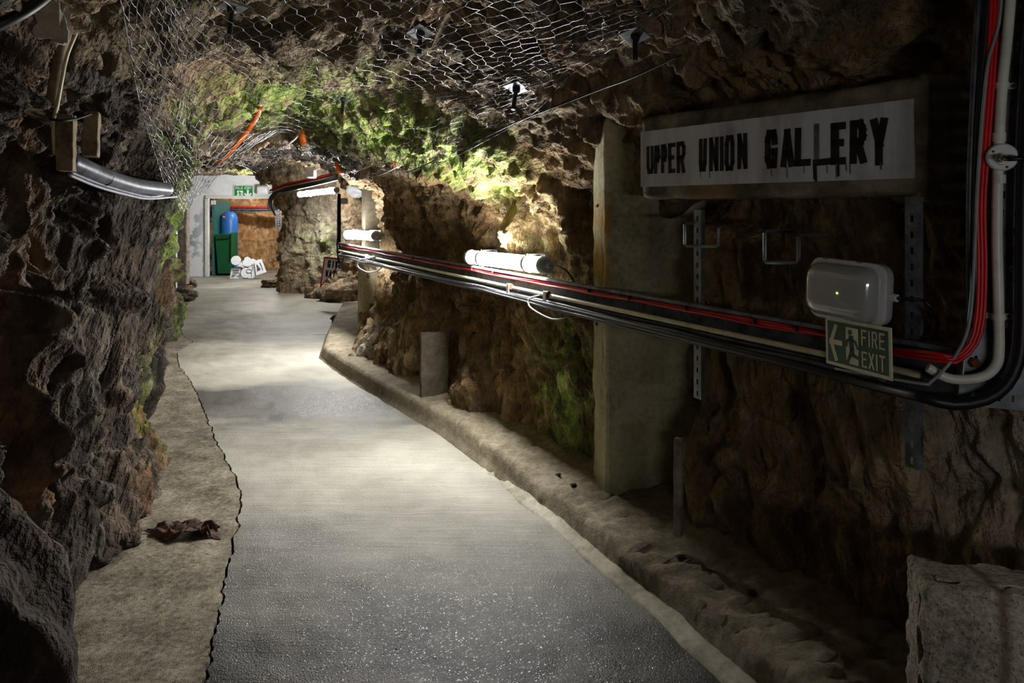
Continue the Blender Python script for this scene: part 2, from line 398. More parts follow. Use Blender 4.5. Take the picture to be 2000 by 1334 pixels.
def build_shell():
    C = np.array(STN)                                   # stations x 13 x 3
    mid = C[:, 2:11].mean(1); seg = np.linalg.norm(np.diff(mid, axis=0), axis=1)
    dist = np.maximum(1.6, (mid[:-1, 1] + mid[1:, 1]) / 2)
    nr = np.maximum(4, (seg / dist * 400)).astype(int); nr[0] = 20; nr[1] = 40; nr[2] = 90
    # columns: denser on walls
    nc = [44, 46, 40, 40, 40, 56, 56, 40, 36, 36, 46, 44]
    tr = np.concatenate([[i + k / n for k in range(n)] for i, n in enumerate(nr)] + [[len(nr)]])
    tc = np.concatenate([[i + k / n for k in range(n)] for i, n in enumerate(nc)] + [[12]])
    def lerp(A, t, ax):
        i = np.minimum(t.astype(int), A.shape[ax] - 2); f = t - i
        sh = [1] * A.ndim; sh[ax] = len(t); f = f.reshape(sh)
        return np.take(A, i, ax) * (1 - f) + np.take(A, i + 1, ax) * f
    G = lerp(lerp(C, tr, 0), tc, 1)                      # rows x cols x 3
    def blur(G, ax, k, it):
        for _ in range(it):
            pad = [(0, 0)] * 3; pad[ax] = (k, k)
            P = np.pad(G, pad, mode='reflect', reflect_type='odd')
            cs = np.cumsum(P, axis=ax); z = np.zeros_like(np.take(cs, [0], ax)); cs = np.concatenate([z, cs], ax)
            n = G.shape[ax]
            G = (np.take(cs, np.arange(2 * k + 1, 2 * k + 1 + n), ax) - np.take(cs, np.arange(0, n), ax)) / (2 * k + 1)
        return G
    G = blur(blur(G, 1, 9, 2), 0, 6, 2)
    nr_, nc_ = G.shape[:2]
    du = np.gradient(G, axis=1); dv = np.gradient(G, axis=0)
    N = np.cross(dv, du); N /= np.linalg.norm(N, axis=2)[..., None] + 1e-9
    ctr = G.mean(1, keepdims=True)
    sgn = np.sign(((ctr - G) * N).sum(2).mean()); N *= sgn       # normals point into the tunnel
    p = G.reshape(-1, 3); nn = N.reshape(-1, 3)
    col = np.tile(tc, nr_); 
    wl = np.clip((4.6 - col) / 1.2, 0, 1); wr = np.clip((col - 7.6) / 1.0, 0, 1)        # left / right wall weights
    # foliation: stretch along a steep slanted axis
    ax = np.array([.12, .42, .9]); ax /= np.linalg.norm(ax)
    q = p - (.58 + .14 * wl)[:, None] * (p @ ax)[:, None] * ax
    wob = np.stack([fbm(p, .6, 3, 3.1), fbm(p, .6, 3, 8.7), fbm(p, .6, 3, 14.2)], 1)
    qw = q + .07 * wob
    d = .09 * fbm(p, 1.1, 3, 1.0)
    f1, c1 = facet(qw, .36, 2.0, 1.7); f2, c2 = facet(qw + .02 * wob, .125, 5.0, 1.9); f3, c3 = facet(qw, .05, 9.0, 1.6, 14)
    r1 = 1 - np.abs(perlin(qw, .2, 4.0)) * 2; r2 = 1 - np.abs(perlin(qw, .075, 6.0)) * 2
    rid = np.maximum(r1, 0) ** 2
    rough = .7 + .45 * wl + .15 * wr
    d += rough * (.105 * f1 + .045 * f2 + .016 * f3 + .03 * rid + .02 * np.maximum(r2, 0) ** 2 + .012 * fbm(qw, .05, 2, 2.2))
    q2 = p - .84 * (p @ ax)[:, None] * ax + .05 * wob
    st = sum(a_ * np.maximum(0, 1 - np.abs(perlin(q2, sc_, o_)) * 2.6) for a_, sc_, o_ in ((.026, .11, 21.), (.016, .055, 27.), (.008, .03, 33.)))
    d += st * (.35 + .75 * wl + .25 * wr)
    d -= rough * (.035 * np.exp(-c1 / .05) + .014 * np.exp(-c2 / .07))
    # keep the foot of the right wall and the far end calmer
    d *= np.clip(.45 + p[:, 2] * 1.1, .45, 1)
    calm = np.clip((p[:, 1] - 14.0) / 1.5, 0, 1); d *= 1 - .8 * calm
    d *= 1 - .3 * wr * np.clip((3.4 - p[:, 1]) / .5, 0, 1)
    P = p + nn * d[:, None]
    # lamp flora and stains live where damp and light meet
    def blob(c, r, pw=1.0): return np.clip(1.25 - np.linalg.norm((P - np.array(c)) / np.array(r), axis=1), 0, 1) * pw
    al = blob((-.55, 4.75, 2.12), (.55, .75, .28), 1.3) + blob((-1.1, 5.0, 2.35), (.9, 1.0, .35), 1.1) + blob((-1.95, 4.9, 2.15), (.6, 1.1, .5), 1.2)
    al += blob((-.15, 4.55, 1.95), (.5, .6, .3), 1.3) + blob((-2.25, 4.5, 1.3), (.22, .3, .75), .65) + blob((-2.3, 4.4, .5), (.25, .4, .5), .6)
    al += blob((-4.2, 8.55, .5), (.35, .35, .6), .7) + blob((.35, 4.2, .4), (.35, .4, .45), .9) + blob((-1.75, 6.6, .35), (.15, .25, .35), .8)
    al += blob((-3.9, 12.8, 1.0), (.5, .5, .7), .4) + blob((-3.4, 12.6, .9), (.3, .5, .5), .45) + blob((-5.4, 14.5, 2.4), (.9, .7, .3), .8)
    al += blob((.2, 4.35, .9), (.5, .5, .7), .25)
    al = np.clip(al, 0, 1)
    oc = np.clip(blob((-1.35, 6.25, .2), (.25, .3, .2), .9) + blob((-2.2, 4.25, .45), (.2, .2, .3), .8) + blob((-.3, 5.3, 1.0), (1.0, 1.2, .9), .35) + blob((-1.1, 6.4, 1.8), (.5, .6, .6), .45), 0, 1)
    pl = np.clip(blob((-1.55, 6.6, .35), (.2, .35, .45), .8) + .12 * (rid > .8) + blob((1.5, 1.95, .75), (.45, .5, .45), .45) + blob((-3.7, 12.9, 1.1), (1.1, .7, 1.1), .45), 0, 1)  # pale patch low on the near right also paints lamplight into the rock
    idx = np.arange(nr_ * nc_).reshape(nr_, nc_)
    cuts = [0, int(np.searchsorted(tc, 4.35)), int(np.searchsorted(tc, 7.65)), nc_ - 1]
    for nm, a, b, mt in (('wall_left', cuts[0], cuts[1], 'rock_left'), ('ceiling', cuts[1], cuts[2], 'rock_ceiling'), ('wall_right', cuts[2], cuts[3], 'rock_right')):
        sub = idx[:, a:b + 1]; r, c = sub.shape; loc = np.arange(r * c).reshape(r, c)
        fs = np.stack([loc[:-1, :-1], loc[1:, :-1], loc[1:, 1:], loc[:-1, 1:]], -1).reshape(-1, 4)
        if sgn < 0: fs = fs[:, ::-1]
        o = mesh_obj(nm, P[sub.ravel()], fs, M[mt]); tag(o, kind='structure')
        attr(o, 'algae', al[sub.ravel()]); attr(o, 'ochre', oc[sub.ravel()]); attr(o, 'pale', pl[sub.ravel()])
    return P, tc
SHELL, _tc = build_shell()

def rock_grid(name, ctrl, nu, nv, amp, mat, kind='structure', flip=False, sc=.3, calm=1.0):
    "a displaced rock face from a small control grid"
    C = np.array(ctrl, float)
    def rs(A, n, ax):
        t = np.linspace(0, A.shape[ax] - 1, n); i = np.minimum(t.astype(int), A.shape[ax] - 2); f = t - i
        sh = [1] * A.ndim; sh[ax] = n; f = f.reshape(sh); return np.take(A, i, ax) * (1 - f) + np.take(A, i + 1, ax) * f
    G = rs(rs(C, nv, 0), nu, 1)
    N = np.cross(np.gradient(G, axis=0), np.gradient(G, axis=1)); N /= np.linalg.norm(N, axis=2)[..., None] + 1e-9
    if flip: N = -N
    p = G.reshape(-1, 3); n = N.reshape(-1, 3)
    f1, c1 = facet(p, sc, 3, 1.2); f2, c2 = facet(p, sc * .38, 6, 1.2)
    d = amp * (fbm(p, sc * 3, 3, 1) + 1.2 * f1 + .5 * f2 - .4 * np.exp(-c1 / .05) + .25 * fbm(p, sc * .2, 3, 4))
    P = p + n * d[:, None]; loc = np.arange(nu * nv).reshape(nv, nu)
    fs = np.stack([loc[:-1, :-1], loc[1:, :-1], loc[1:, 1:], loc[:-1, 1:]], -1).reshape(-1, 4)
    if flip: fs = fs[:, ::-1]
    o = mesh_obj(name, P, fs, mat)
    for a in ('algae', 'ochre', 'pale'): attr(o, a, np.zeros(len(P)))
    return tag(o, kind=kind)

def rock_lump(name, c, r, mat, seed=0, nu=64, nv=40, amp=.12, sc=None, parent=None, rotz=0, floor=None, wts=None):
    "a stone: a displaced ellipsoid"
    u = np.linspace(0, 2 * math.pi, nu, endpoint=False); v = np.linspace(0.0, math.pi, nv)
    U, V = np.meshgrid(u, v); n = np.stack([np.sin(V) * np.cos(U), np.sin(V) * np.sin(U), np.cos(V)], -1).reshape(-1, 3)
    s = sc or .6; f1, c1 = facet(n + seed * 3.7, s, 1, 1.2); f2, c2 = facet(n + seed, s * .4, 4, 1.2)
    k = 1 + amp * (1.6 * fbm(n + seed * 5.1, 1.1, 3) + 1.5 * f1 + .5 * f2 - .35 * np.exp(-c1 / .07) + .25 * fbm(n + seed, .16, 3))
    p = n * k[:, None] * np.array(r)
    p = np.sign(n) * np.abs(p)
    ca, sa = math.cos(rotz), math.sin(rotz); p = np.stack([p[:, 0] * ca - p[:, 1] * sa, p[:, 0] * sa + p[:, 1] * ca, p[:, 2]], 1) + np.array(c)
    if floor is not None: p[:, 2] = np.maximum(p[:, 2], floor)
    loc = np.arange(nu * nv).reshape(nv, nu); nx = np.roll(loc, -1, 1)
    fs = np.stack([loc[:-1], loc[1:], nx[1:], nx[:-1]], -1).reshape(-1, 4)
    o = mesh_obj(name, p, fs, mat, parent)
    for a in ('algae', 'ochre', 'pale'): attr(o, a, np.zeros(len(p)))
    return o

# closing wall far behind the viewpoint
rock_grid('wall_back', [[(x, -3.2, z) for x in (-2, 0, 2, 4.2)] for z in (-.2, 1, 2, 3)], 60, 40, .06, M['rock_left'])

# ------------------------------------------------------------------ floor slabs, crack, kerb
def pl(pts):
    pts = sorted([(float(p[1]), float(p[0])) for p in pts]); a = np.array(pts); return lambda y: np.interp(y, a[:, 0], a[:, 1])
crack_px = [(408, 1310), (425, 1200), (440, 1130), (456, 1060), (470, 985), (468, 950), (445, 905), (418, 855), (398, 800), (372, 745), (348, 712), (346, 690), (375, 668)]
XCR = pl([(-.85, -3.4), (-.98, 1.2)] + [GR(*c)[:2] for c in crack_px] + [(-4.2, 8.7), (-8.6, 17)])
kerb_px = [(1436, 1334), (1310, 1215), (1180, 1110), (1090, 1030), (1000, 958), (935, 905), (870, 855), (800, 815), (720, 768), (660, 730), (622, 700)]
XKB = pl([(3.0, -3.4), (1.9, .3), (1.18, 1.5)] + [GR(*c)[:2] for c in kerb_px] + [(-2.35, 8.6), (-2.75, 10.9), (-3.2, 12.5), (-5, 17)])
XLW = pl([(s[0][0] - .35, s[0][1]) for s in STN]); XRW = pl([(s[12][0] + .35, s[12][1]) for s in STN])
def yrows(y0, y1, k=90):
    ys = [y0]
    while ys[-1] < y1: ys.append(ys[-1] + max(.012, abs(max(ys[-1], 1.8)) / k * .55))
    return np.array(ys)
YR = yrows(-3.3, 17.2)
FALL = lambda y: 0.0 * y
def slab(name, xa, xb, nu, mat, parent, jag=(0, 0), z0=0.0, rel=.006):
    Y = np.repeat(YR[:, None], nu, 1); t = np.linspace(0, 1, nu)[None]
    X = xa(YR)[:, None] * (1 - t) + xb(YR)[:, None] * t
    j = perlin(np.stack([YR * 0, YR, YR * 0], 1), .13, 2) * .02 + perlin(np.stack([YR * 0, YR, YR * 0], 1), .04, 5) * .014
    X = X + j[:, None] * (jag[0] * (1 - t) ** 12 + jag[1] * t ** 12)
    P = np.stack([X, Y, np.zeros_like(X)], -1).reshape(-1, 3)
    z = z0 + .012 * fbm(P, 1.4, 3, 3) + rel * fbm(P, .22, 3, 7)
    Z = z.reshape(X.shape)
    P = np.stack([X, Y, Z], -1)
    edge = P[:, [0]].copy(); edge[..., 2] -= .05; edge2 = P[:, [-1]].copy(); edge2[..., 2] -= .05
    P = np.concatenate([edge, P, edge2], 1); r, c = P.shape[:2]
    loc = np.arange(r * c).reshape(r, c)
    fs = np.stack([loc[:-1, :-1], loc[:-1, 1:], loc[1:, 1:], loc[1:, :-1]], -1).reshape(-1, 4)
    o = mesh_obj(name, P.reshape(-1, 3), fs, mat, parent); o.data.set_sharp_from_angle(angle=math.radians(50)); return o
def base_floor():
    ys = np.linspace(-3.3, 17.2, 40)
    vs = []; fs = []
    for y in ys: vs += [(float(XLW(y)) - .2, y, -.045), (float(XRW(y)) + .3, y, -.045)]
    for i in range(len(ys) - 1): fs.append((2 * i, 2 * i + 1, 2 * i + 3, 2 * i + 2))
    return tag(mesh_obj('floor', vs, fs, M['earth'], smooth=False), kind='structure')
FLOOR = base_floor()
GAP = .013
slab('verge_slab', lambda y: np.minimum(XLW(y), XCR(y) - .1), lambda y: XCR(y) - GAP / 2, 60, M['verge'], FLOOR, (0, 1), .004, .011)
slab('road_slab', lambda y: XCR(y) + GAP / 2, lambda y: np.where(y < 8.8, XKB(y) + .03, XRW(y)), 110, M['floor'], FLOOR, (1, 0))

def kerb():
    ys = YR[(YR < 10.9)]
    prof = [(-.015, -.03), (.0, .004), (.022, .02), (.035, .05), (.045, .10), (.06, .128), (.085, .137)] + [(.085 + .045 * k, .138 + .004 * k) for k in range(1, 16)]
    X = XKB(ys)[:, None] + np.array([q[0] for q in prof])[None]
    Z = np.repeat(np.array([q[1] for q in prof])[None], len(ys), 0)
    Y = np.repeat(ys[:, None], len(prof), 1)
    P = np.stack([X, Y, Z], -1).reshape(-1, 3)
    wt = np.clip((Z.ravel() - .01) / .1, 0, 1)
    broken = .4 + .65 * np.clip((4.75 - P[:, 1]) / .25, 0, 1)
    n1 = fbm(P, .18, 4, 3); f, c = facet(P, .055, 2, 1.0)
    P[:, 2] += wt * broken * (.012 * n1 + .02 * f + .008 * fbm(P, .04, 2, 8)) - wt * .012 * np.clip((4.75 - P[:, 1]) / .2, 0, 1)
    P[:, 0] += wt * broken * (.016 * fbm(P, .2, 3, 11) + .012 * f)
    r, c_ = X.shape; loc = np.arange(r * c_).reshape(r, c_)
    fs = np.stack([loc[:-1, :-1], loc[:-1, 1:], loc[1:, 1:], loc[1:, :-1]], -1).reshape(-1, 4)
    o = mesh_obj('kerb', P, fs, M['kerb']); tag(o, kind='structure')
    # pale mortar fillet along its foot
    pf = [(-.055, -.012), (-.044, .006), (-.03, .014), (.0, .02), (.028, .036)]
    ys = ys[ys < 4.5]
    X = XKB(ys)[:, None] + np.array([q[0] for q in pf])[None]; Y = np.repeat(ys[:, None], 5, 1); Z = np.repeat(np.array([q[1] for q in pf])[None], len(ys), 0)
    Z = Z - .03 * np.clip((Y - 3.7) / .7, 0, 1)
    P = np.stack([X, Y, Z], -1).reshape(-1, 3)
    P[:, 2] += .006 * fbm(P, .1, 3, 9); P[:, 0] += .02 * perlin(P * np.array([0, 1, 0]), .2, 4)
    loc = np.arange(X.size).reshape(X.shape)
    fs = np.stack([loc[:-1, :-1], loc[:-1, 1:], loc[1:, 1:], loc[1:, :-1]], -1).reshape(-1, 4)
    mesh_obj('mortar_fillet', P, fs, M['mortar'], o)
M['mortar'] = conc_mat('mortar', (120, 114, 98), (172, 166, 148), (206, 200, 184))
kerb()
# ================================================================== LAMPS
def basis(dirv, up=(0, 0, 1)):
    "matrix whose local x runs along dirv, z up, y = away"
    x = Vector(dirv).normalized(); z = Vector(up); y = z.cross(x).normalized(); z = x.cross(y).normalized()
    return Matrix((x, y, z)).transposed()
def emit_mat(name, col, strength):
    t = NT(name); e = t.n('ShaderNodeEmission'); e.inputs[0].default_value = (*col, 1); e.inputs[1].default_value = strength
    t.l(e.outputs[0], t.out.inputs[0]); return t.m
M['lit'] = emit_mat('lit_diffuser', LAMP_COL, LAMP)
M['cap_grey'] = plain('cap_grey', (150, 152, 156), .45)
M['galv'] = plain('galvanised', (138, 144, 150), .42, .75, .25, .1)
M['clear'] = plain('clear_plastic', (205, 212, 220), .25)
M['black'] = plain('black_rubber', (22, 22, 24), .45, 0, .3)
TA, TB, TZ = np.array((1.2, 2.15)), np.array((-1.7, 7.6)), 1.12
TD = (TB - TA) / np.linalg.norm(TB - TA); TN = np.array((-TD[1], TD[0]))      # along the wall (away), into the tunnel
if TN[0] > 0: TN = -TN
def TP(y, off=0.0, z=TZ):
    "point on the cable-tray line at depth y, off metres into the tunnel"
    t = (y - TA[1]) / (TB[1] - TA[1]); q = TA + (TB - TA) * t + TN * off; return np.array((q[0], q[1], z))
def fluo(a, b, label, mat=None, rockward=(1, .5, 0), arc=1.62):
    a = np.array(a, float); b = np.array(b, float)      # a = cap with the cable, b = far cap
    d = (b - a) / np.linalg.norm(b - a); L = np.linalg.norm(b - a)
    e = empty('fluorescent_lamp', tuple((a + b) / 2), label, 'lamp', 'fluorescent tube lamps along the tunnel')
    e_inv = lambda p: tuple(np.array(p) - (a + b) / 2)
    R = .048
    side = np.cross(d, (0, 0, 1)); side /= np.linalg.norm(side)
    if np.dot(side, rockward) < 0: side = -side                       # toward the rock
    def shell(a0, a1, r, n=14):
        upv = np.cross(side, d); upv = upv if upv[2] > 0 else -upv
        vs = []; fs = []
        for q in (a + d * .04, b - d * .04):
            for k in np.linspace(a0, a1, n): vs.append(e_inv(q + r * (-side * math.cos(k) + upv * math.sin(k))))
        for i in range(n - 1): fs.append((i, i + 1, n + i + 1, n + i))
        return MB().add(vs, fs)
    shell(-arc, arc, R).build('diffuser', mat or M['lit'], e, True)
    shell(arc - .03, 2 * math.pi - arc + .03, R * .99, 10).build('gear_tray', M['cap_grey'], e, True)
    for s, q, k in ((1, a, 1), (-1, b, -1)):
        MB().tube([e_inv(q), e_inv(q + s * d * .012), e_inv(q + s * d * .045)], [R * .86, R * 1.1, R * 1.1], 20).build('end_cap', M['cap_grey'], e, True)
    MB().tube([e_inv(a - d * .03), e_inv(a)], [.012, .016], 10).build('cable_gland', M['cap_grey'], e, True)
    for t in (.2, .8):
        c = a + d * L * t; mb = MB()
        ang = np.linspace(-2.2, 2.2, 15)
        arc = [c + (-side * math.cos(k) + np.array((0, 0, 1)) * math.sin(k)) * R * 1.14 for k in ang]
        for off in (0,):
            pr = []
            for w_ in (-.016, .016):
                for p_ in arc: pr.append(np.array(e_inv(p_ + d * w_)))
            n = len(arc); fs = [(i, i + 1, n + i + 1, n + i) for i in range(n - 1)]
            mb.add(pr, fs)
        top = c + np.array((0, 0, R * 1.15)); 
        mb.box(e_inv(top + side * .05 + d * .0), (.05, .10, .006), basis(d))
        mb.box(e_inv(c + side * .1), (.05, .006, R * 2.3), basis(d))
        mb.build('bracket', M['clear'], e)
    return e
LZ = 1.275
fluo(TP(3.97, .03, 1.277), TP(4.93, .03, 1.262), 'lit fluorescent lamp with grey end cap on the cable tray beside the concrete pier')
fluo(TP(6.92, .03, 1.335), TP(7.97, .03, 1.313), 'lit fluorescent lamp on the cable tray in front of the recessed concrete column', arc=1.85)
fluo(PX(659, 371, 11.55), PX(583, 380, 12.35), 'lit fluorescent lamp mounted on the rock pillar beside the fire exit doorway', arc=2.3)
fluo((1.75, -.6, 1.35), (.75, -.6, 1.35), 'lit fluorescent lamp hung across the tunnel behind the viewpoint', mat=emit_mat('lit_rear', LAMP_COL, LAMP * .12), rockward=(0, -1, 0))
fluo((-4.93, 14.35, 1.72), (-5.22, 15.35, 1.72), 'lit fluorescent lamp on the hidden side of the rock pillar facing the doorway', rockward=(1, .3, 0), mat=emit_mat('lit_doorway', LAMP_COL, LAMP * 1.5))
# ================================================================== lettering (painted strokes)
GLY = {
 'U': [[(0, 1), (0, .22), (.2, 0), (.8, 0), (1, .22), (1, 1)]],
 'P': [[(0, 0), (0, 1), (.75, 1), (1, .85), (1, .6), (.75, .46), (0, .46)]],
 'E': [[(1, 1), (0, 1), (0, 0), (1, 0)], [(0, .52), (.8, .52)]],
 'R': [[(0, 0), (0, 1), (.75, 1), (1, .85), (1, .62), (.75, .5), (0, .5)], [(.55, .5), (1, 0)]],
 'N': [[(0, 0), (0, 1), (1, 0), (1, 1)]],
 'I': [[(.5, 0), (.5, 1)]],
 'O': [[(.2, 0), (0, .2), (0, .8), (.2, 1), (.8, 1), (1, .8), (1, .2), (.8, 0), (.2, 0)]],
 'G': [[(1, .72), (1, .85), (.8, 1), (.2, 1), (0, .8), (0, .2), (.2, 0), (.85, 0), (1, .15), (1, .42), (.55, .42)]],
 'A': [[(0, 0), (.5, 1), (1, 0)], [(.2, .32), (.8, .32)]],
 'L': [[(0, 1), (0, 0), (1, 0)]],
 'Y': [[(0, 1), (.5, .45), (1, 1)], [(.5, .45), (.5, 0)]],
 'F': [[(1, 1), (0, 1), (0, 0)], [(0, .52), (.8, .52)]],
 'X': [[(0, 0), (1, 1)], [(0, 1), (1, 0)]],
 'T': [[(0, 1), (1, 1)], [(.5, 1), (.5, 0)]],
 'V': [[(0, 1), (.5, 0), (1, 1)]],
 'W': [[(0, 1), (.25, 0), (.5, .7), (.75, 0), (1, 1)]],
}
def ribbon(mb, pts, w, Mx, d):
    "flat brush stroke of width w through 2D points, at depth d (local y) of frame Mx"
    for (x0, z0), (x1, z1) in zip(pts[:-1], pts[1:]):
        dx, dz = x1 - x0, z1 - z0; L = math.hypot(dx, dz) or 1e-6; ux, uz = dx / L, dz / L; h = w / 2
        c = [(x0 - ux * h - uz * h, z0 - uz * h + ux * h), (x0 - ux * h + uz * h, z0 - uz * h - ux * h), (x1 + ux * h + uz * h, z1 + uz * h - ux * h), (x1 + ux * h - uz * h, z1 + uz * h + ux * h)]
        mb.add([Mx @ Vector((x, d, z)) for x, z in c], [(0, 1, 2, 3)])
def text(mb, s, x0, x1, z0, z1, w, Mx, d, gap=.28, widths=None):
    n = len(s); tot = sum((.35 if ch == 'I' else 1) for ch in s) + gap * (n - 1); k = (x1 - x0) / tot; x = x0
    for ch in s:
        cw = k * (.35 if ch == 'I' else 1)
        for st in GLY[ch]: ribbon(mb, [(x + w / 2 + a * max(cw - w, 1e-4), z0 + w / 2 + b * (z1 - z0 - w)) for a, b in st], w, Mx, d)
        x += cw + k * gap
def frame3(o, x, z=(0, 0, 1)):
    "4x4 frame: origin o, local x, local z; local -y faces the viewer side"
    x = Vector(x).normalized(); z = Vector(z); y = z.cross(x).normalized(); z = x.cross(y).normalized()
    m = Matrix((x, y, z)).transposed().to_4x4(); m.translation = Vector(o); return m

# ------------------------------------------------------------------ more materials
def rough_box(name, size, Mx, amp, mat, parent=None, sub=26, sc=.25, seed=0, chip=.0):
    "cast or hewn block with uneven faces and worn edges (local box from 0 to size)"
    sx, sy, sz = size; bm = bmesh.new(); bmesh.ops.create_cube(bm, size=1)
    mx = max(size); 
    bmesh.ops.subdivide_edges(bm, edges=bm.edges[:], cuts=sub, use_grid_fill=True)
    co = np.array([v.co[:] for v in bm.verts]); 
    h = np.array(size) / 2; p = co * np.array(size)
    e = min(size) * .5
    r = min(.03, min(size) * .12)
    inner = np.clip(p, -(h - r), h - r); dl = p - inner; ln = np.linalg.norm(dl, axis=1)
    p = np.where(ln[:, None] > 1e-6, inner + dl / (ln[:, None] + 1e-9) * np.minimum(ln, r)[:, None], p)
    nrm = p / h; nrm = nrm ** 9; nrm /= np.linalg.norm(nrm, axis=1)[:, None] + 1e-9
    pw = p + seed * 7.3
    f, c = facet(pw, sc * .5, 2, 1.0)
    edge = (np.abs(p) > h - r * 2.2).sum(1) > 1
    d = amp * (fbm(pw, sc, 4, 2) + .5 * f) - edge * chip * np.maximum(0, fbm(pw, .07, 3, 5) + .2)
    p = p + nrm * d[:, None] + h
    for v, q in zip(bm.verts, p): v.co = Mx @ Vector(q)
    me = bpy.data.meshes.new(name); bm.to_mesh(me); bm.free()
    me.polygons.foreach_set('use_smooth', np.ones(len(me.polygons), dtype=bool)); me.materials.append(mat); me.set_sharp_from_angle(angle=math.radians(28))
    o = bpy.data.objects.new(name, me); COL.objects.link(o)
    if parent: o.parent = parent
    return o

def pier_mat():
    t = NT('pier_concrete')
    a = t.noise(3, 5, .65); b = t.noise(34, 5, .7)
    col = t.ramp(t.math('ADD', t.math('MULTIPLY', a, .55), t.math('MULTIPLY', b, .45)), [(.34, lin((120, 115, 90))), (.5, lin((172, 166, 134))), (.66, lin((200, 194, 164)))])
    sx = t.n('ShaderNodeSeparateXYZ'); t.l(t.tc.outputs['Object'], sx.inputs[0])
    band = t.math('MULTIPLY', t.ramp(sx.outputs[2], [(.0, (0, 0, 0)), (.01, (0, 0, 0))]), 0)
    z1 = t.math('SUBTRACT', sx.outputs[2], 1.42); z1 = t.math('ABSOLUTE', z1)
    ym = t.math('MULTIPLY', t.ramp(z1, [(.12, (1, 1, 1)), (.28, (0, 0, 0))]), t.ramp(t.noise(9, 4, .6, t.map((2, 2, .5))), [(.42, (0, 0, 0)), (.55, (1, 1, 1))]))
    fx = t.ramp(sx.outputs[0], [(.50, (1, 1, 1)), (.53, (0, 0, 0))])
    col = t.mix(t.math('MULTIPLY', t.math('MULTIPLY', ym, fx), .85), col, lin((168, 124, 30)))
    g = t.math('MULTIPLY', t.ramp(sx.outputs[2], [(.15, (1, 1, 1)), (.55, (0, 0, 0))]), t.ramp(t.noise(6, 4, .6), [(.4, (0, 0, 0)), (.6, (1, 1, 1))]))
    col = t.mix(t.math('MULTIPLY', g, .55), col, lin((96, 116, 62)))
    h = t.math('ADD', t.noise(60, 4, .7), t.math('MULTIPLY', t.vor(45), .3))
    return t.fin(col, .9, None, t.bump(h, .45, .006), .25)
M['pier'] = pier_mat()
def beam_mat():
    t = NT('beam_concrete')
    col = t.ramp(t.noise(5, 6, .68), [(.35, lin((78, 72, 58))), (.5, lin((122, 114, 96))), (.66, lin((158, 150, 130)))])
    dr = t.ramp(t.noise(7, 4, .6, t.map((1, 1, .12))), [(.5, (0, 0, 0)), (.66, (1, 1, 1))])
    col = t.mix(t.math('MULTIPLY', dr, .55), col, lin((52, 48, 40)))
    oc = t.ramp(t.noise(2.6, 3, .5), [(.6, (0, 0, 0)), (.7, (1, 1, 1))])
    col = t.mix(t.math('MULTIPLY', oc, .5), col, lin((140, 104, 32)))
    return t.fin(col, .9, None, t.bump(t.noise(55, 5, .7), .5, .006), .25)
M['beam'] = beam_mat()
def paintpanel(name, base, dirt, amount=.6):
    t = NT(name)
    dr = t.noise(9, 5, .65, t.map((1, 1, .1))); sp = t.noise(6, 5, .65)
    m = t.ramp(t.math('ADD', t.math('MULTIPLY', dr, .6), t.math('MULTIPLY', sp, .4)), [(.46, (0, 0, 0)), (.66, (amount,) * 3)])
    col = t.mix(m, lin(base), lin(dirt))
    return t.fin(col, .75, None, t.bump(t.noise(90, 4, .6), .15, .003), .3)
M['panel'] = paintpanel('panel_paint', (212, 214, 220), (120, 118, 116))
M['black_paint'] = plain('black_paint', (16, 16, 18), .6, 0, .4)
M['black_thin'] = plain('thin_black_paint', (88, 88, 94), .7, 0, .5)
M['white_wall'] = None
M['sign_pale'] = plain('sign_pale', (232, 232, 200), .5, 0, .06)
M['sign_green'] = plain('sign_green', (2, 74, 42), .45, 0, .1)
M['sign_white'] = plain('sign_white', (238, 242, 240), .5, 0, .04)
M['sign_bright_green'] = plain('sign_bright_green', (24, 140, 62), .45, 0, .06)
M['red_cable'] = plain('red_cable', (206, 22, 26), .4, 0, .1)
M['white_pvc'] = plain('white_pvc', (226, 224, 214), .38, 0, .07)
M['cream_pvc'] = plain('cream_pvc', (206, 196, 160), .42, 0, .12)
M['grey_cable'] = plain('grey_cable', (150, 152, 160), .45)
M['dusty_cable'] = plain('dusty_cable', (74, 74, 76), .5, 0, .35, .2)
M['tray'] = plain('tray_steel', (112, 118, 126), .5, .3, .35, .15)
M['dark_metal'] = plain('dark_metal', (52, 50, 48), .55, .5, .3)
M['rust'] = plain('rust', (112, 62, 30), .85, .2, .35, .3)
M['wood'] = plain('old_timber', (134, 118, 92), .85, 0, .35, .4)
M['wood_grey'] = plain('weathered_timber', (140, 128, 116), .85, 0, .3, .4)
M['dark_wood'] = plain('dark_timber', (82, 64, 40), .9, 0, .35, .4)
M['wire'] = plain('netting_wire', (128, 129, 134), .32, .8, .3)
M['lead'] = plain('lead_pipe', (84, 88, 97), .42, .4, .3, .1)
M['orange'] = plain('orange_tape', (252, 116, 20), .45, 0, .1)
M['tape_white'] = plain('white_tape', (224, 218, 220), .45, 0, .08)
M['white_plastic'] = plain('white_plastic', (212, 214, 216), .35, 0, .06)
M['body_grey'] = plain('lamp_body_grey', (176, 178, 184), .4, 0, .08)
def lens_mat():
    t = NT('ribbed_clear_lens')
    t.b.inputs['Transmission Weight'].default_value = .2
    t.b.inputs['IOR'].default_value = 1.35
    r = t.bump(t.noise(120, 2, .5), .1, .002)
    return t.fin(t.ramp(t.noise(5, 3), [(.3, (.62, .64, .64)), (.7, (.74, .76, .76))]), .13, .35, r, .8)
M['lens'] = lens_mat()
M['led_board'] = plain('led_board', (150, 170, 84), .5, 0, .25)

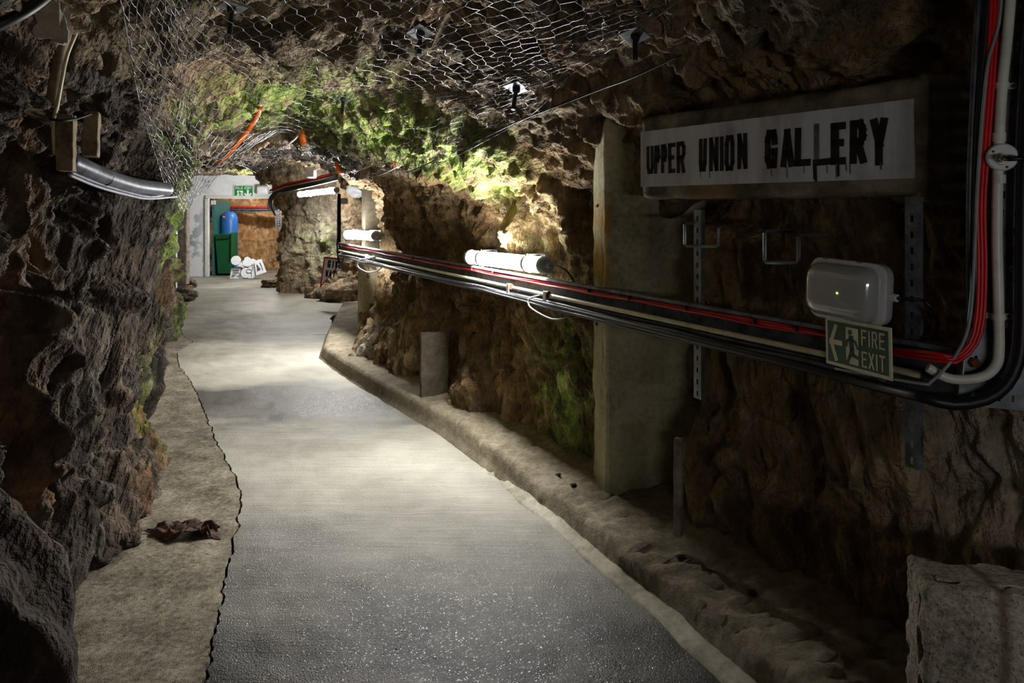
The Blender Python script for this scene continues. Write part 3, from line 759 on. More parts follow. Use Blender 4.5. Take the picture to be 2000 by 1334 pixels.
# ================================================================== RIGHT WALL: pier, beam with painted name, posts, block
o = rough_box('concrete_pier', (.25, .62, 2.06), frame3((.438, 3.75, .03), (.17, -.985, 0)), .006, M['pier'], sub=30, sc=.3, chip=.012)
tag(o, 'tall square concrete pier with yellow stain standing on the kerb behind the cable tray', 'pier')
e = o
for zz, dx in ((1.62, .1), (.99, .1)):
    MB().box((0, 0, 0), (.03, .012, .012)).build('form_tie_hole', M['black_paint'], e)
    h_ = COL.objects[-1]; h_.matrix_world = frame3((.438 + .17 * dx, 3.75 - .985 * dx, zz), (.17, -.985, 0)) @ Matrix.Translation((0, .0, 0))

BL, BR = np.array((.600, 3.21)), np.array((1.335, 2.183)); BD = (BR - BL) / np.linalg.norm(BR - BL); BLEN = np.linalg.norm(BR - BL)
FB = frame3((BL[0], BL[1], 1.648), (BD[0], BD[1], 0))
beam = rough_box('concrete_sign_beam', (BLEN, .34, .388), FB, .004, M['beam'], sub=34, sc=.2, chip=.006)
tag(beam, 'long concrete beam with painted white gallery name panel, set in the rock', 'sign')
F2 = frame3((BR[0] - .02, BR[1] + .02, 1.62), (.985, -.17, 0))
rough_box('beam_return', (.36, .3, .43), F2, .006, M['beam'], beam, 20, .2, 2, .006)
def on_beam(px, py, off=0.0):
    "panel coordinates (u, z) of a pixel on the beam face"
    k = (px - 1000) / F; y = (BL[0] + (BD[0] / -BD[1]) * BL[1]) / (k + BD[0] / -BD[1]); u = (BL[1] - y) / -BD[1]
    return u, EYE - (py - HOR) / F * y - 1.648
u0, u1 = on_beam(1253, 300)[0], on_beam(1787, 300)[0]
pz = lambda a, b: (on_beam(*a)[1], on_beam(*b)[1])
c_ = [on_beam(1253, 365), on_beam(1788, 348), on_beam(1785, 193), on_beam(1253, 258)]
panel = MB().prism(c_, FB, -.006, .004).build('name_panel', M['panel'], beam)
lt = MB()
class Thin:
    def add(s, v, f): MB().add(v, f).build('faded_paint', M['black_thin'], beam)
thin = Thin()
def zpx(z): return 1220 + z / 2.669
LW = [('U', 120, 158, .118, .246), ('P', 160, 190, .118, .246), ('P', 195, 226, .118, .248), ('E', 233, 270, .116, .25), ('R', 276, 322, .114, .252),
      ('U', 392, 434, .115, .255), ('N', 446, 496, .114, .256), ('I', 502, 520, .113, .256), ('O', 527, 577, .112, .258), ('N', 592, 645, .116, .26),
      ('G', 738, 803, .112, .262), ('A', 820, 890, .114, .258), ('L', 893, 975, .114, .258), ('L', 990, 1066, .114, .256), ('E', 1078, 1160, .112, .262), ('R', 1180, 1266, .112, .264), ('Y', 1288, 1376, .102, .262)]
rr = random.Random(3)
for i, (ch, a, b, z0, z1) in enumerate(LW):
    ua, ub = on_beam(zpx(a), 300)[0], on_beam(zpx(b), 300)[0]
    w_ = .019 if i < 10 else .026
    if i == 13:
        ribbon(thin, [(ua + .012, z1), (ua + .012, z0 + .02)], .02, FB, -.0075); lt = MB(); ribbon(lt, [(ua + .01, z0 + .01), (ub, z0 + .012)], .024, FB, -.0075); lt.build('painted_letter', M['black_paint'], beam); continue
    lt = MB()
    for st in GLY[ch]: ribbon(lt, [(ua + w_ / 2 + p * max(ub - ua - w_, .001) + rr.uniform(-.0015, .0015), z0 + w_ / 2 + q * (z1 - z0 - w_)) for p, q in st], w_, FB, -.0075)
    lt.build('painted_letter', M['black_paint'], beam)
lt = MB()
for k, (px_, z0, z1, w_) in enumerate([(992, .114, .066, .007), (1000, .114, .06, .009), (1118, .25, .075, .008), (1110, .114, .07, .006), (770, .112, .085, .003), (852, .112, .075, .004), (1160, .112, .09, .003), (1060, .114, .085, .003), (1340, .11, .09, .005), (448, .114, .088, .003), (400, .114, .09, .003), (1180, .114, .08, .003), (940, .114, .09, .003)]):
    uu = on_beam(zpx(px_), 300)[0]; ribbon(thin, [(uu, z0), (uu + .002, z1)], w_, FB, -.0078)
for p, a, b, w_ in [(992, .118, .066, .007), (1002, .118, .06, .008), (1118, .25, .075, .008)]:
    lt2 = MB(); uu = on_beam(zpx(p), 300)[0]; ribbon(lt2, [(uu, a), (uu + .002, b)], w_, FB, -.0079); lt2.build('paint_drip', M['black_paint'], beam)


o = rough_box('concrete_post', (.06, .22, .54), frame3((-.725, 5.36, .1), (.3, -.954, 0)), .005, M['concrete_dark'], sub=14, sc=.2, chip=.01)
tag(o, 'short square concrete post standing on the kerb against the rock wall', 'post')
e = empty('concrete_column', (-1.6, 7.7, 0), 'tall recessed concrete column with a wider base below the far cable tray', 'column')
def under(o, e): o.parent = e; o.matrix_parent_inverse = e.matrix_basis.inverted(); return o
for (nm, sz, org) in (('shaft', (.2, .4, 1.75), (-1.725, 7.8, .4)), ('base', (.26, .45, .7), (-1.78, 7.84, .3))):
    under(rough_box(nm, sz, frame3(org, (.42, -.908, 0)), .005, M['concrete_dark'] if nm == 'shaft' else M['concrete'], sub=14, sc=.25, chip=.01), e)
def block_mat():
    t = NT('block_concrete'); a = t.noise(4, 4, .65); b = t.noise(70, 4, .75)
    col = t.ramp(t.math('ADD', t.math('MULTIPLY', a, .4), t.math('MULTIPLY', b, .6)), [(.34, lin((104, 96, 84))), (.5, lin((178, 168, 152))), (.64, lin((216, 208, 194)))])
    sx = t.n('ShaderNodeSeparateXYZ'); t.l(t.tc.outputs['Object'], sx.inputs[0])
    x = t.math('ABSOLUTE', t.math('SUBTRACT', t.math('ADD', sx.outputs[0], t.math('MULTIPLY', a, .03)), 1.165))
    col = t.mix(t.math('MULTIPLY', t.ramp(x, [(.004, (1, 1, 1)), (.02, (0, 0, 0))]), .7), col, lin((96, 70, 40)))
    pit = t.ramp(t.vor(75), [(.05, (0, 0, 0)), (.25, (1, 1, 1))])
    return t.fin(col, .9, None, t.bump(t.math('ADD', b, t.math('MULTIPLY', pit, .5)), .9, .012), .25)
M['block'] = block_mat()
o = rough_box('concrete_block', (.55, .16, .735), frame3((.985, 1.63, -.03), (.97, -.24, 0)), .004, M['block'], sub=60, sc=.07, seed=4, chip=.016)
tag(o, 'rough grey concrete block with rusty streak at the foot of the right wall', 'block')
o = rough_box('timber_stake', (.035, .03, .42), frame3((.690, 2.93, .2), (.8, -.6, 0), (.03, 0, 1)), .004, M['wood_grey'], sub=10, sc=.1)
tag(o, 'thin weathered stake leaning against the dark rock beside the concrete pier', 'stake')

# ------------------------------------------------------------------ the long cable tray
def perf(mb, L, rows, pitch, slot, z0, z1, fr, d=0.0, x0=0.0):
    "perforated sheet in the local x-z plane of frame fr"
    xs = [x0]; x = x0 + pitch * .5
    while x + slot[0] < x0 + L: xs += [x, x + slot[0]]; x += pitch
    xs.append(x0 + L); zs = [z0]
    for r in rows: zs += [r - slot[1] / 2, r + slot[1] / 2]
    zs.append(z1); nx, nz = len(xs), len(zs)
    vs = [fr @ Vector((a, d, b)) for b in zs for a in xs]; fs = []
    for j in range(nz - 1):
        for i in range(nx - 1):
            if j % 2 == 1 and i % 2 == 1: continue
            fs.append((j * nx + i, j * nx + i + 1, (j + 1) * nx + i + 1, (j + 1) * nx + i))
    mb.add(vs, fs)
tray = empty('cable_tray', tuple(TP(4.6)), 'long perforated steel cable tray running along the right rock wall', 'cable tray')
Y0, Y1 = 1.98, 8.35
a_, b_ = TP(Y1, 0, 0), TP(Y0, 0, 0); TLEN = np.linalg.norm(b_ - a_)
FT = frame3((a_[0], a_[1], 0), b_ - a_)                      # local x from the far end to the near end, local -y into the tunnel
if (FT.to_3x3() @ Vector((0, -1, 0))).dot(Vector((TN[0], TN[1], 0))) < 0: print('tray frame flipped')
mb = MB(); perf(mb, TLEN, [1.158, 1.142, 1.126, 1.085, 1.06], .026, (.011, .0075), 1.03, 1.2, FT); under(mb.build('perforated_plate', M['tray']), tray)
for z, nm in ((1.2, 'top_flange'), (1.03, 'bottom_flange')):
    mb = MB(); mb.box((TLEN / 2, -.013, z), (TLEN, .028, .003)); mb.box((TLEN / 2, -.027, z + (-.006 if z > 1.1 else .006)), (TLEN, .002, .012))
    ob = mb.build(nm, M['tray']); ob.data.transform(FT); under(ob, tray)
def cable(name, pts, r, mat, label, cat='cable', group=None, n=8, step=.03):
    p = smooth_path(pts, step); o = mesh_obj(name, *[np.array(x) if False else x for x in tube_geo(p, r, n)], mat)
    return tag(o, label, cat, group)
rw = random.Random(11)
def run(z, off, amp, y0=1.95, y1=8.3, n=24, ph=0.0):
    return [TP(y, off + rw.uniform(-amp, amp) * .4, z + rw.uniform(-amp, amp)) for y in np.linspace(y0, y1, n)]
# corner: from the long tray into the vertical one
VO = np.array((1.295, 1.955)); VD = np.array((.93, -.37)); VD /= np.linalg.norm(VD); VNRM = np.array((-VD[1] * -1, 0)) * 0
FVm = frame3((VO[0], VO[1], 0), (VD[0], VD[1], 0))
def VP_(x, z, off=.03):
    "point on the vertical tray: x across, z up, off metres in front; the tray leans a little"
    q = FVm @ Vector((x + .075 * (z - 1.25), -off, z)); return np.array(q)
def vpx(px, py, off=.03):
    "point in front of the vertical tray seen at a pixel"
    k = (px - 1000) / F; n = FVm.to_3x3() @ Vector((0, -1, 0)); o_ = FVm @ Vector((0, -off, 0))
    ray = Vector((k, 1, -(py - HOR) / F)); y = (n.x * o_.x + n.y * o_.y) / (n.x * ray.x + n.y * ray.y)
    return np.array((k * y, y, EYE - (py - HOR) / F * y))
# red cables: along the tray, curving up the vertical tray
for i in range(3):
    dx = i * 7
    path = [TP(y, .012 + .004 * i + rw.uniform(-.003, .003), 1.176 - .006 * i + rw.uniform(-.005, .005)) for y in np.linspace(8.25, 2.35, 26)]
    path += [TP(2.2, .03, 1.165 - .006 * i), vpx(1826 + dx, 690 + i * 8, .05), vpx(1862 + dx, 697 + 3 * i, .05), vpx(1893 + dx, 672, .045), vpx(1907 + dx, 620, .04), vpx(1911 + dx, 520, .035), vpx(1909 + dx, 400, .035), vpx(1917 + dx, 280, .035), vpx(1927 + dx, 150, .035), vpx(1935 + dx, 20, .035), vpx(1941 + dx, -130, .035)]
    cable('red_cable', path, .0055, M['red_cable'], 'red cable along the cable tray and up the vertical tray', 'cable', 'red cables on the right wall trays')
# conduit
cable('cream_conduit', [TP(8.3, .03, 1.108), TP(6, .03, 1.108), TP(4.2, .032, 1.108), TP(2.06, .03, 1.106)], .011, M['cream_pvc'], 'cream conduit tube running straight along the perforated cable tray', 'conduit', n=12)
cond = empty('white_conduit', tuple(vpx(1950, 600)), 'white conduit with a round junction box on the vertical cable tray', 'conduit')
pth = [vpx(1812, 718, .035), vpx(1850, 738, .035), vpx(1890, 741, .035), vpx(1925, 733, .035), vpx(1946, 712, .035), vpx(1951, 680, .035), vpx(1950, 600, .035), vpx(1947, 450, .035), vpx(1950, 300, .035), vpx(1957, 170, .035), vpx(1968, 60, .035), vpx(1982, -120, .035)]
under(MB().tube(smooth_path(pth, .012), .0135, 14).build('tube', M['white_pvc'], None, True), cond)
nv = FVm.to_3x3() @ Vector((0, -1, 0)); nv = np.array(nv)
jc = vpx(1953, 308, .03)
jb = under(MB().tube([jc - nv * .02, jc + nv * .022, jc + nv * .026], [.038, .038, .034], 28).build('junction_box', M['white_plastic'], None, True), cond)
for (px_, py_) in ((1940, 296), (1967, 326)):
    s_ = vpx(px_, py_, .057); under(MB().cyl(s_ - nv * .003, s_ + nv * .001, .0035, 8).build('screw', M['dark_metal']), jb)
gp = vpx(1958, 310, .06); gd = np.array(vpx(1972, 309, .13)) - gp; gd /= np.linalg.norm(gd)
under(MB().tube([gp - nv * .02, gp + nv * .004], [.022, .016], 16).build('boss', M['white_plastic'], None, True), jb)
under(MB().tube([gp, gp + gd * .03], .012, 6).build('gland_nut', M['cream_pvc']), jb)
cable('black_cable', [gp + gd * .02, gp + gd * .07 + np.array((0, 0, -.002)), vpx(2030, 316, .09), vpx(2060, 380, .03)], .0065, M['black'], 'short black cable leaving the round junction box')
for py_ in (268, 350):
    q = vpx(1951, py_, .035); under(MB().cyl(q - np.array((0, 0, .012)), q + np.array((0, 0, .012)), .0165, 14).build('coupler', M['white_pvc'], None, True), cond)
for (cx, cy) in ((1957, 167), (1950, 619)):
    q = vpx(cx, cy, .035); mb = MB(); X_ = np.array((VD[0], VD[1], 0))
    mb.tube([q - np.array((0, 0, .008)), q + np.array((0, 0, .008))], .0165, 14)
    for sg in (-1, 1):
        c1 = q + X_ * sg * .03 - nv * .022; mb.tube([c1 - nv * .003, c1 + nv * .004], .0095, 12)
        mb.box(tuple(q + X_ * sg * .02 - nv * .02), (.024, .004, .016), FVm.to_3x3())
    sd = under(mb.build('saddle_clamp', M['white_pvc'], None, True), cond)
    for sg in (-1, 1):
        c1 = q + X_ * sg * .03 - nv * .018; under(MB().tube([c1, c1 + nv * .002], .0055, 10).build('screw', M['rust']), sd)
# vertical tray
vt = empty('vertical_cable_tray', (VO[0], VO[1], 1.04), 'perforated steel cable tray standing upright with white conduit and red cables', 'cable tray')
Fv = FVm @ Matrix(((1, 0, .075, -.094), (0, 1, 0, 0), (0, 0, 1, 0), (0, 0, 0, 1)))
mb = MB()
vsx = []
def perf_v(mb, rows_x, pitch, slot, x0, x1, z0, z1):
    xs = [x0]
    for r in rows_x: xs += [r - slot[0] / 2, r + slot[0] / 2]
    xs.append(x1); zs = [z0]; z = z0 + pitch * .4
    while z + slot[1] < z1: zs += [z, z + slot[1]]; z += pitch
    zs.append(z1); nx = len(xs)
    vs = [Fv @ Vector((a, 0, b)) for b in zs for a in xs]; fs = []
    for j in range(len(zs) - 1):
        for i in range(nx - 1):
            if j % 2 == 1 and i % 2 == 1: continue
            fs.append((j * nx + i, j * nx + i + 1, (j + 1) * nx + i + 1, (j + 1) * nx + i))
    mb.add(vs, fs)
perf_v(mb, [.034, .066, .098, .13, .162, .194], .052, (.007, .02), 0, .225, 1.04, 2.6); under(mb.build('perforated_plate', M['tray']), vt)
mb = MB()
perf_v(mb, [.04, .12, .2], .017, (.013, .006), 0, .225, 1.04, 1.12)
for x in (0, .225):
    mb = MB(); q0 = Fv @ Vector((x, -.014, 1.04)); mb.add([Fv @ Vector((x + s * .0015, y, z)) for z in (1.13 if x == 0 else 1.04, 2.6) for (s, y) in ((-1, 0), (1, 0), (1, -.03), (-1, -.03))], [(0, 1, 2, 3), (4, 7, 6, 5), (0, 4, 5, 1), (1, 5, 6, 2), (2, 6, 7, 3), (3, 7, 4, 0)])
    under(mb.build('side_flange', M['galv']), vt)
q = vpx(1903, 708, .004); under(MB().tube([q, q + nv * .006, q + nv * .012], [.016, .014, .008], 6).build('bolt', M['rust']), vt)
# grey metal edge strip and thick black cables beside it
cable('steel_edge_rod', [vpx(1893, 640, .02), vpx(1893, 400, .02), vpx(1897, 270, .02), vpx(1905, 100, .02), vpx(1914, -60, .02)], .008, M['lead'], 'grey steel tube at the left edge of the vertical tray', 'tube', n=8)
cable('thick_black_cable', [TP(8.3, .03, 1.052), TP(6, .035, 1.05), TP(4.2, .032, 1.055), TP(2.6, .04, 1.05), TP(2.2, .045, 1.045), vpx(1800, 775, .05), vpx(1860, 790, .05), vpx(1925, 780, .05), vpx(1965, 752, .05), vpx(1988, 705, .05), vpx(1995, 640, .05), vpx(1996, 500, .05), vpx(2000, 300, .05), vpx(2012, 100, .05), vpx(2030, -100, .05)], .0165, M['black'], 'thick black cable under the tray bending up beside the white conduit', n=12)
cable('black_cable', [vpx(1906, 610, .03), vpx(1905, 450, .03), vpx(1910, 250, .03), vpx(1922, 90, .03), vpx(1934, -80, .03)], .009, M['black'], 'straight black cable between the steel tube and the red cables')
cable('grey_cable', [TP(2.3, .045, 1.07), vpx(1790, 748, .055), vpx(1818, 746, .06), vpx(1850, 715, .06), vpx(1880, 672, .06), vpx(1896, 610, .05), vpx(1904, 480, .045), vpx(1910, 350, .045), vpx(1921, 200, .045), vpx(1932, 110, .045), vpx(1950, 50, .04), vpx(1960, -60, .04)], .0045, M['grey_cable'], 'thin grey cable crossing the red cables at the tray corner')
# black and dusty cables in the tray
for i, (z, off, r, mt, lab) in enumerate(((1.080, .022, .0075, 'dusty_cable', 'slim dusty cable lying under the cream conduit'), (1.066, .036, .009, 'dusty_cable', 'wavy dusty grey cable sagging in front of the tray'), (1.042, .042, .010, 'black', 'black cable resting on the bottom flange of the tray'))):
    cable('tray_cable', run(z, off, .006, 2.15, 8.25, 22), r, M[mt], lab)
# clamps on the conduit and ties
for y in (4.35, 3.95):
    c1 = TP(y, .045, 1.115)
    e = empty('pipe_clip', tuple(c1), 'rusty pale clip hanging on the cream conduit below the lamp', 'clip', 'clips under the near lamp')
    d_ = TP(5, 0, 0) - TP(4, 0, 0); d_ /= np.linalg.norm(d_)
    under(MB().tube([c1 - d_ * .014, c1 + d_ * .014], .018, 14).build('collar', M['rust']), e)
    under(MB().box(tuple(c1 + np.array((TN[0], TN[1], 0)) * .018 - np.array((0, 0, .012))), (.03, .006, .06), FT.to_3x3(), .002).build('tab', M['white_plastic']), e)
for y in (7.2, 6.95):
    c1 = TP(y, .045, 1.115); e = empty('pipe_clip', tuple(c1), 'pale clip on the cream conduit below the second lamp', 'clip', 'clips under the second lamp')
    under(MB().tube([c1 - d_ * .014, c1 + d_ * .014], .018, 14).build('collar', M['white_plastic']), e)
    under(MB().box(tuple(c1 + np.array((TN[0], TN[1], 0)) * .018 - np.array((0, 0, .012))), (.03, .006, .06), FT.to_3x3(), .002).build('tab', M['white_plastic']), e)
cable('looped_cable', [TP(4.02, .05, 1.10), TP(4.1, .07, 1.07), TP(4.08, .08, 1.03), TP(3.98, .075, 1.0), TP(3.86, .06, .985), TP(3.78, .03, 1.01)], .005, M['grey_cable'], 'pale cable loop hanging under the near lamp')
cable('looped_cable', [TP(7.1, .05, 1.10), TP(7.35, .08, 1.06), TP(7.35, .09, .99), TP(7.05, .08, .96), TP(6.8, .06, 1.0), TP(6.75, .03, 1.05)], .006, M['grey_cable'], 'pale cable loop hanging under the second lamp')
cable('lamp_cable', [TP(3.95, .03, 1.277), TP(3.87, .03, 1.285), TP(3.80, .01, 1.25), TP(3.77, -.01, 1.19), TP(3.75, -.02, 1.12)], .006, M['black'], 'black supply cable curling from the lamp end cap')
for i, y in enumerate((2.45, 2.62, 2.95, 3.3, 3.6, 4.6, 4.9, 5.3, 6.0)):
    c1 = TP(y, .025, 1.176)
    o = MB().tube([c1 - d_ * .002, c1 + d_ * .002], .0115, 10).build('cable_tie', M['black']); tag(o, 'black tie around the red cables on the tray', 'cable tie', 'black ties on the red cables')
for y in (2.3, 2.75, 3.2, 3.62, 5.2):
    c1 = TP(y, .028, 1.108); o = MB().tube([c1 - d_ * .0025, c1 + d_ * .0025], .0135, 12).build('saddle_ring', M['galv']); tag(o, 'thin wire ring holding the cream conduit to the tray', 'ring', 'rings on the cream conduit')
    
# struts behind the tray
def strut(px_, y, z0, z1, off, mat, label):
    k = (px_ - 1000) / F; c0 = np.array((k * y, y, z0)); e = empty('steel_strut', tuple(c0), label, 'strut')
    fr = frame3((c0[0], c0[1], 0), b_ - a_); w = .021
    xs = (-w, w); mb = MB(); zz = np.arange(z0, z1, .05); vs = []
    hole = .009
    X = [-w, -hole / 2, hole / 2, w]; Z = [z0]
    for z in zz[:-1]: Z += [z + .012, z + .034]
    Z.append(z1)
    vs = [fr @ Vector((a, 0, b)) for b in Z for a in X]; fs = []
    for j in range(len(Z) - 1):
        for i in range(3):
            if i == 1 and j % 2 == 1: continue
            fs.append((j * 4 + i, j * 4 + i + 1, j * 4 + i + 5, j * 4 + i + 4))
    mb.add(vs, fs); under(mb.build('slotted_face', mat), e)
    for s in (-1, 1):
        mb = MB(); mb.box((s * w, .011, (z0 + z1) / 2), (.0025, .022, z1 - z0)); ob = mb.build('side_web', mat); ob.data.transform(fr); under(ob, e)
strut(1362, 2.93, .79, 1.60, 0, M['galv'], 'slotted steel strut behind the tray beside the dark niche')
strut(1781, 2.115, .80, 1.64, 0, M['tray'], 'rust stained slotted steel strut behind the emergency light')
def step_iron(pts, label):
    cable('wall_iron', [np.array(p) for p in pts], .0075, M['galv'], label, 'iron bracket', 'bent irons under the concrete beam', step=.5)
def iron(px0, px1, py0, py1, y0, y1):
    k0, k1 = PX(px0, py0, y0), PX(px1, py0 + 8, y1); k2, k3 = PX(px1, py1 + 2, y1), PX(px0, py1, y0)
    inw = np.array((.9, .42, 0)) * .14
    p = [k0 + inw, k0, k3, k2, k1, k1 + inw]; out = []
    mb = MB(); 
    dense = []
    for a, b in zip(p[:-1], p[1:]):
        dense += [a + (b - a) * .06, a + (b - a) * .5, a + (b - a) * .94]
    o = MB().tube([p[0]] + dense + [p[-1]], .0075, 8).build('wall_iron', M['galv'], None, True)
    return o
tag(iron(1338, 1404, 436, 480, 2.95, 2.8), 'bent U shaped iron bracket beside the slotted strut under the beam', 'bracket')
tag(iron(1494, 1560, 452, 512, 2.55, 2.42), 'bent U shaped iron bracket on the rock between strut and emergency light', 'bracket')

# ------------------------------------------------------------------ emergency light and exit sign
def bulkhead(name, fr, W, H, D, label, group=None, near=False):
    e = empty(name, tuple(fr.translation), label, 'emergency light', group)
    def rr_outline(w, h, r, n=5):
        out = []
        for (cx, cz, a0) in ((w / 2 - r, h / 2 - r, 0), (-w / 2 + r, h / 2 - r, 90), (-w / 2 + r, -h / 2 + r, 180), (w / 2 - r, -h / 2 + r, 270)):
            for k in range(n + 1):
                t = math.radians(a0 + 90 * k / n); out.append((cx + r * math.cos(t), cz + r * math.sin(t)))
        return out
    def loft(levels, nm, mat, cap=True):
        vs = []; n = None
        for (w, h, r, d) in levels:
            ol = rr_outline(w, h, r); n = len(ol); vs += [fr @ Vector((x, d, z)) for x, z in ol]
        fs = []
        for j in range(len(levels) - 1):
            for i in range(n):
                k = (i + 1) % n; fs.append((j * n + i, j * n + k, (j + 1) * n + k, (j + 1) * n + i))
        if cap: fs += [tuple(range(n - 1, -1, -1)), tuple((len(levels) - 1) * n + i for i in range(n))]
        return under(MB().add(vs, fs).build(nm, mat, None, True), e)
    R = min(W, H) * .2
    loft([(W * .96, H * .96, R, 0), (W, H, R, -D * .08), (W, H, R, -D * .42), (W * .99, H * .99, R, -D * .46)], 'body', M['body_grey'])
    loft([(W * 1.02, H * 1.03, R, -D * .40), (W * 1.02, H * 1.03, R, -D * .52), (W * .95, H * .94, R, -D * .55)], 'lens_rim', M['white_plastic'], True)
    if near:
        loft([(W * .93, H * .92, R, -D * .55), (W * .90, H * .86, R, -D * .8), (W * .84, H * .74, R * .9, -D * .97), (W * .74, H * .58, R * .7, -D * 1.05), (W * .6, H * .4, R * .5, -D * 1.07)], 'lens', M['lens'])
        bd = under(MB().box((0, 0, 0), (W * .55, .004, H * .22)).build('led_board', M['led_board']), e); bd.data.transform(fr @ Matrix.Translation((-W * .08, -D * .62, -.004)))
        ld = under(MB().box((0, 0, 0), (.004, .003, .004)).build('indicator', emit_mat('indicator_green', (.45, 1, .1), 6.0)), e); ld.data.transform(fr @ Matrix.Translation((W * .06, -D * 1.075, 0)))
        for (x, z) in ((-W * .3, H * .51), (W * .18, H * .51), (-W * .3, -H * .51), (W * .22, -H * .51)):
            c = under(MB().box((0, 0, 0), (.022, .016, .007), None, .002).build('clip', M['galv']), e); c.data.transform(fr @ Matrix.Translation((x, -D * .46, z)))
        g = under(MB().tube([fr @ Vector((W * .5, -D * .25, 0)), fr @ Vector((W * .5 + .026, -D * .25, 0))], [.014, .012], 8).build('gland', M['white_plastic']), e)
    else:
        loft([(W * .93, H * .92, R, -D * .55), (W * .88, H * .84, R, -D * .85), (W * .7, H * .6, R * .8, -D)], 'lens', M['white_plastic'])
    return e
cE = TP(2.255, .01, 1.335)
FE = frame3(tuple(cE), b_ - a_, (0, 0, 1)) @ Matrix.Rotation(math.radians(2.5), 4, 'Y')
bulkhead('emergency_light', FE, .262, .195, .11, 'unlit emergency bulkhead light with clear lens above the green exit sign', None, True)
gE = np.array(FE @ Vector((.262 / 2 + .024, -.027, 0)))
cable('emergency_light_cable', [gE, gE + np.array((.03, -.03, 0)), PX(1808, 590, 2.0), PX(1832, 620, 2.04), PX(1826, 650, 2.06), PX(1800, 665, 2.09)], .006, M['black'], 'black cable looping from the emergency light down to the tray')

SL, SR = np.array((1.061, 2.305, 1.083)), np.array((1.130, 2.03, 1.091))
def exit_sign(fr, W, H, pale, green, label, layout, bord=.05):
    e = empty('fire_exit_sign', tuple(fr @ Vector((W / 2, 0, 0))), label, 'sign')
    R = lambda x0, x1, z0, z1: [(x0 * W, z0 * H), (x1 * W, z0 * H), (x1 * W, z1 * H), (x0 * W, z1 * H)]
    under(MB().prism(R(0, 1, 0, 1), fr, 0, .004).build('backing', pale), e)
    b = bord; under(MB().prism(R(b * H / W, 1 - b * H / W, b, 1 - b), fr, -.0008, .0002).build('green_field', green), e)
    P = MB(); G2 = MB()
    def man(x0, x1, z0, z1):
        w = (x1 - x0) * W; h = (z1 - z0) * H; X = lambda a: x0 * W + a * w; Z = lambda b: z0 * H + b * h
        P.prism(R(x0, x1, z0, z1), fr, -.0016, -.0006)
        st = max(.09 * h, .001)
        head = [(X(.36) + .075 * h * math.cos(t), Z(.87) + .075 * h * math.sin(t)) for t in np.linspace(0, 2 * math.pi, 12, endpoint=False)]
        G2.prism(head, fr, -.0024, -.0014)
        for pl_, k in (([(.45, .70), (.5, .45)], 2.0), ([(.5, .68), (.8, .62), (.95, .48)], .9), ([(.4, .70), (.12, .62), (.05, .5)], .9), ([(.5, .45), (.62, .25), (1.05, .2)], 1.15), ([(.46, .42), (.34, .22), (.12, .04)], 1.15)):
            ribbon(G2, [(X(a), Z(c)) for a, c in pl_], st * k, fr, -.002)
    if layout == 'near':
        man(.34, .53, .12, .86)
        ribbon(P, [(.175 * W, .82 * H), (.10 * W, .5 * H)], .055 * W, fr, -.0016); ribbon(P, [(.175 * W, .16 * H), (.10 * W, .5 * H)], .055 * W, fr, -.0016); ribbon(P, [(.10 * W, .5 * H), (.25 * W, .5 * H)], .06 * W, fr, -.0018)
        text(P, 'FIRE', .58 * W, .92 * W, .55 * H, .87 * H, .022 * W, fr, -.0016); text(P, 'EXIT', .58 * W, .92 * W, .12 * H, .44 * H, .022 * W, fr, -.0016)
    else:
        man(.18, .48, .12, .6)
        ribbon(P, [(.72 * W, .58 * H), (.72 * W, .2 * H)], .1 * W, fr, -.0016); ribbon(P, [(.58 * W, .36 * H), (.72 * W, .17 * H), (.86 * W, .36 * H)], .08 * W, fr, -.0018)
        text(P, 'FIRE', .09 * W, .46 * W, .7 * H, .88 * H, .028 * W, fr, -.0016); text(P, 'EXIT', .54 * W, .91 * W, .7 * H, .88 * H, .028 * W, fr, -.0016)
    under(P.build('white_symbols', pale), e); under(G2.build('running_figure', green), e)
    return e
fs_ = frame3(tuple(SL), SR - SL); W_ = float(np.linalg.norm(SR - SL))
exit_sign(fs_, W_, .157, M['sign_pale'], M['sign_green'], 'green fire exit sign with arrow fixed below the emergency light', 'near', .07)
# ================================================================== surfaces to rest things on
from mathutils.bvhtree import BVHTree
def bvh_of(names):
    bm = bmesh.new()
    for n in names: bm.from_mesh(bpy.data.objects[n].data)
    t = BVHTree.FromBMesh(bm); bm.free(); return t
ROCK = bvh_of(['wall_left', 'ceiling', 'wall_right'])
def hit(px, py):
    "where the ray of a pixel meets the rock"
    d = Vector(((px - 1000) / F, 1, -(py - HOR) / F)).normalized(); l, n, i, dist = ROCK.ray_cast(Vector((0, 0, EYE)), d)
    if n.dot(d) > 0: n = -n
    return np.array(l), np.array(n)

def off_rock(p, gap=.03):
    "if a point has sunk into the rock, bring it back out in front of the surface"
    d = Vector(p) - Vector((0, 0, EYE)); L = d.length; l, n, i, dist = ROCK.ray_cast(Vector((0, 0, EYE)), d / L)
    return np.array(Vector((0, 0, EYE)) + d / L * (dist - gap)) if dist is not None and dist < L + gap else p
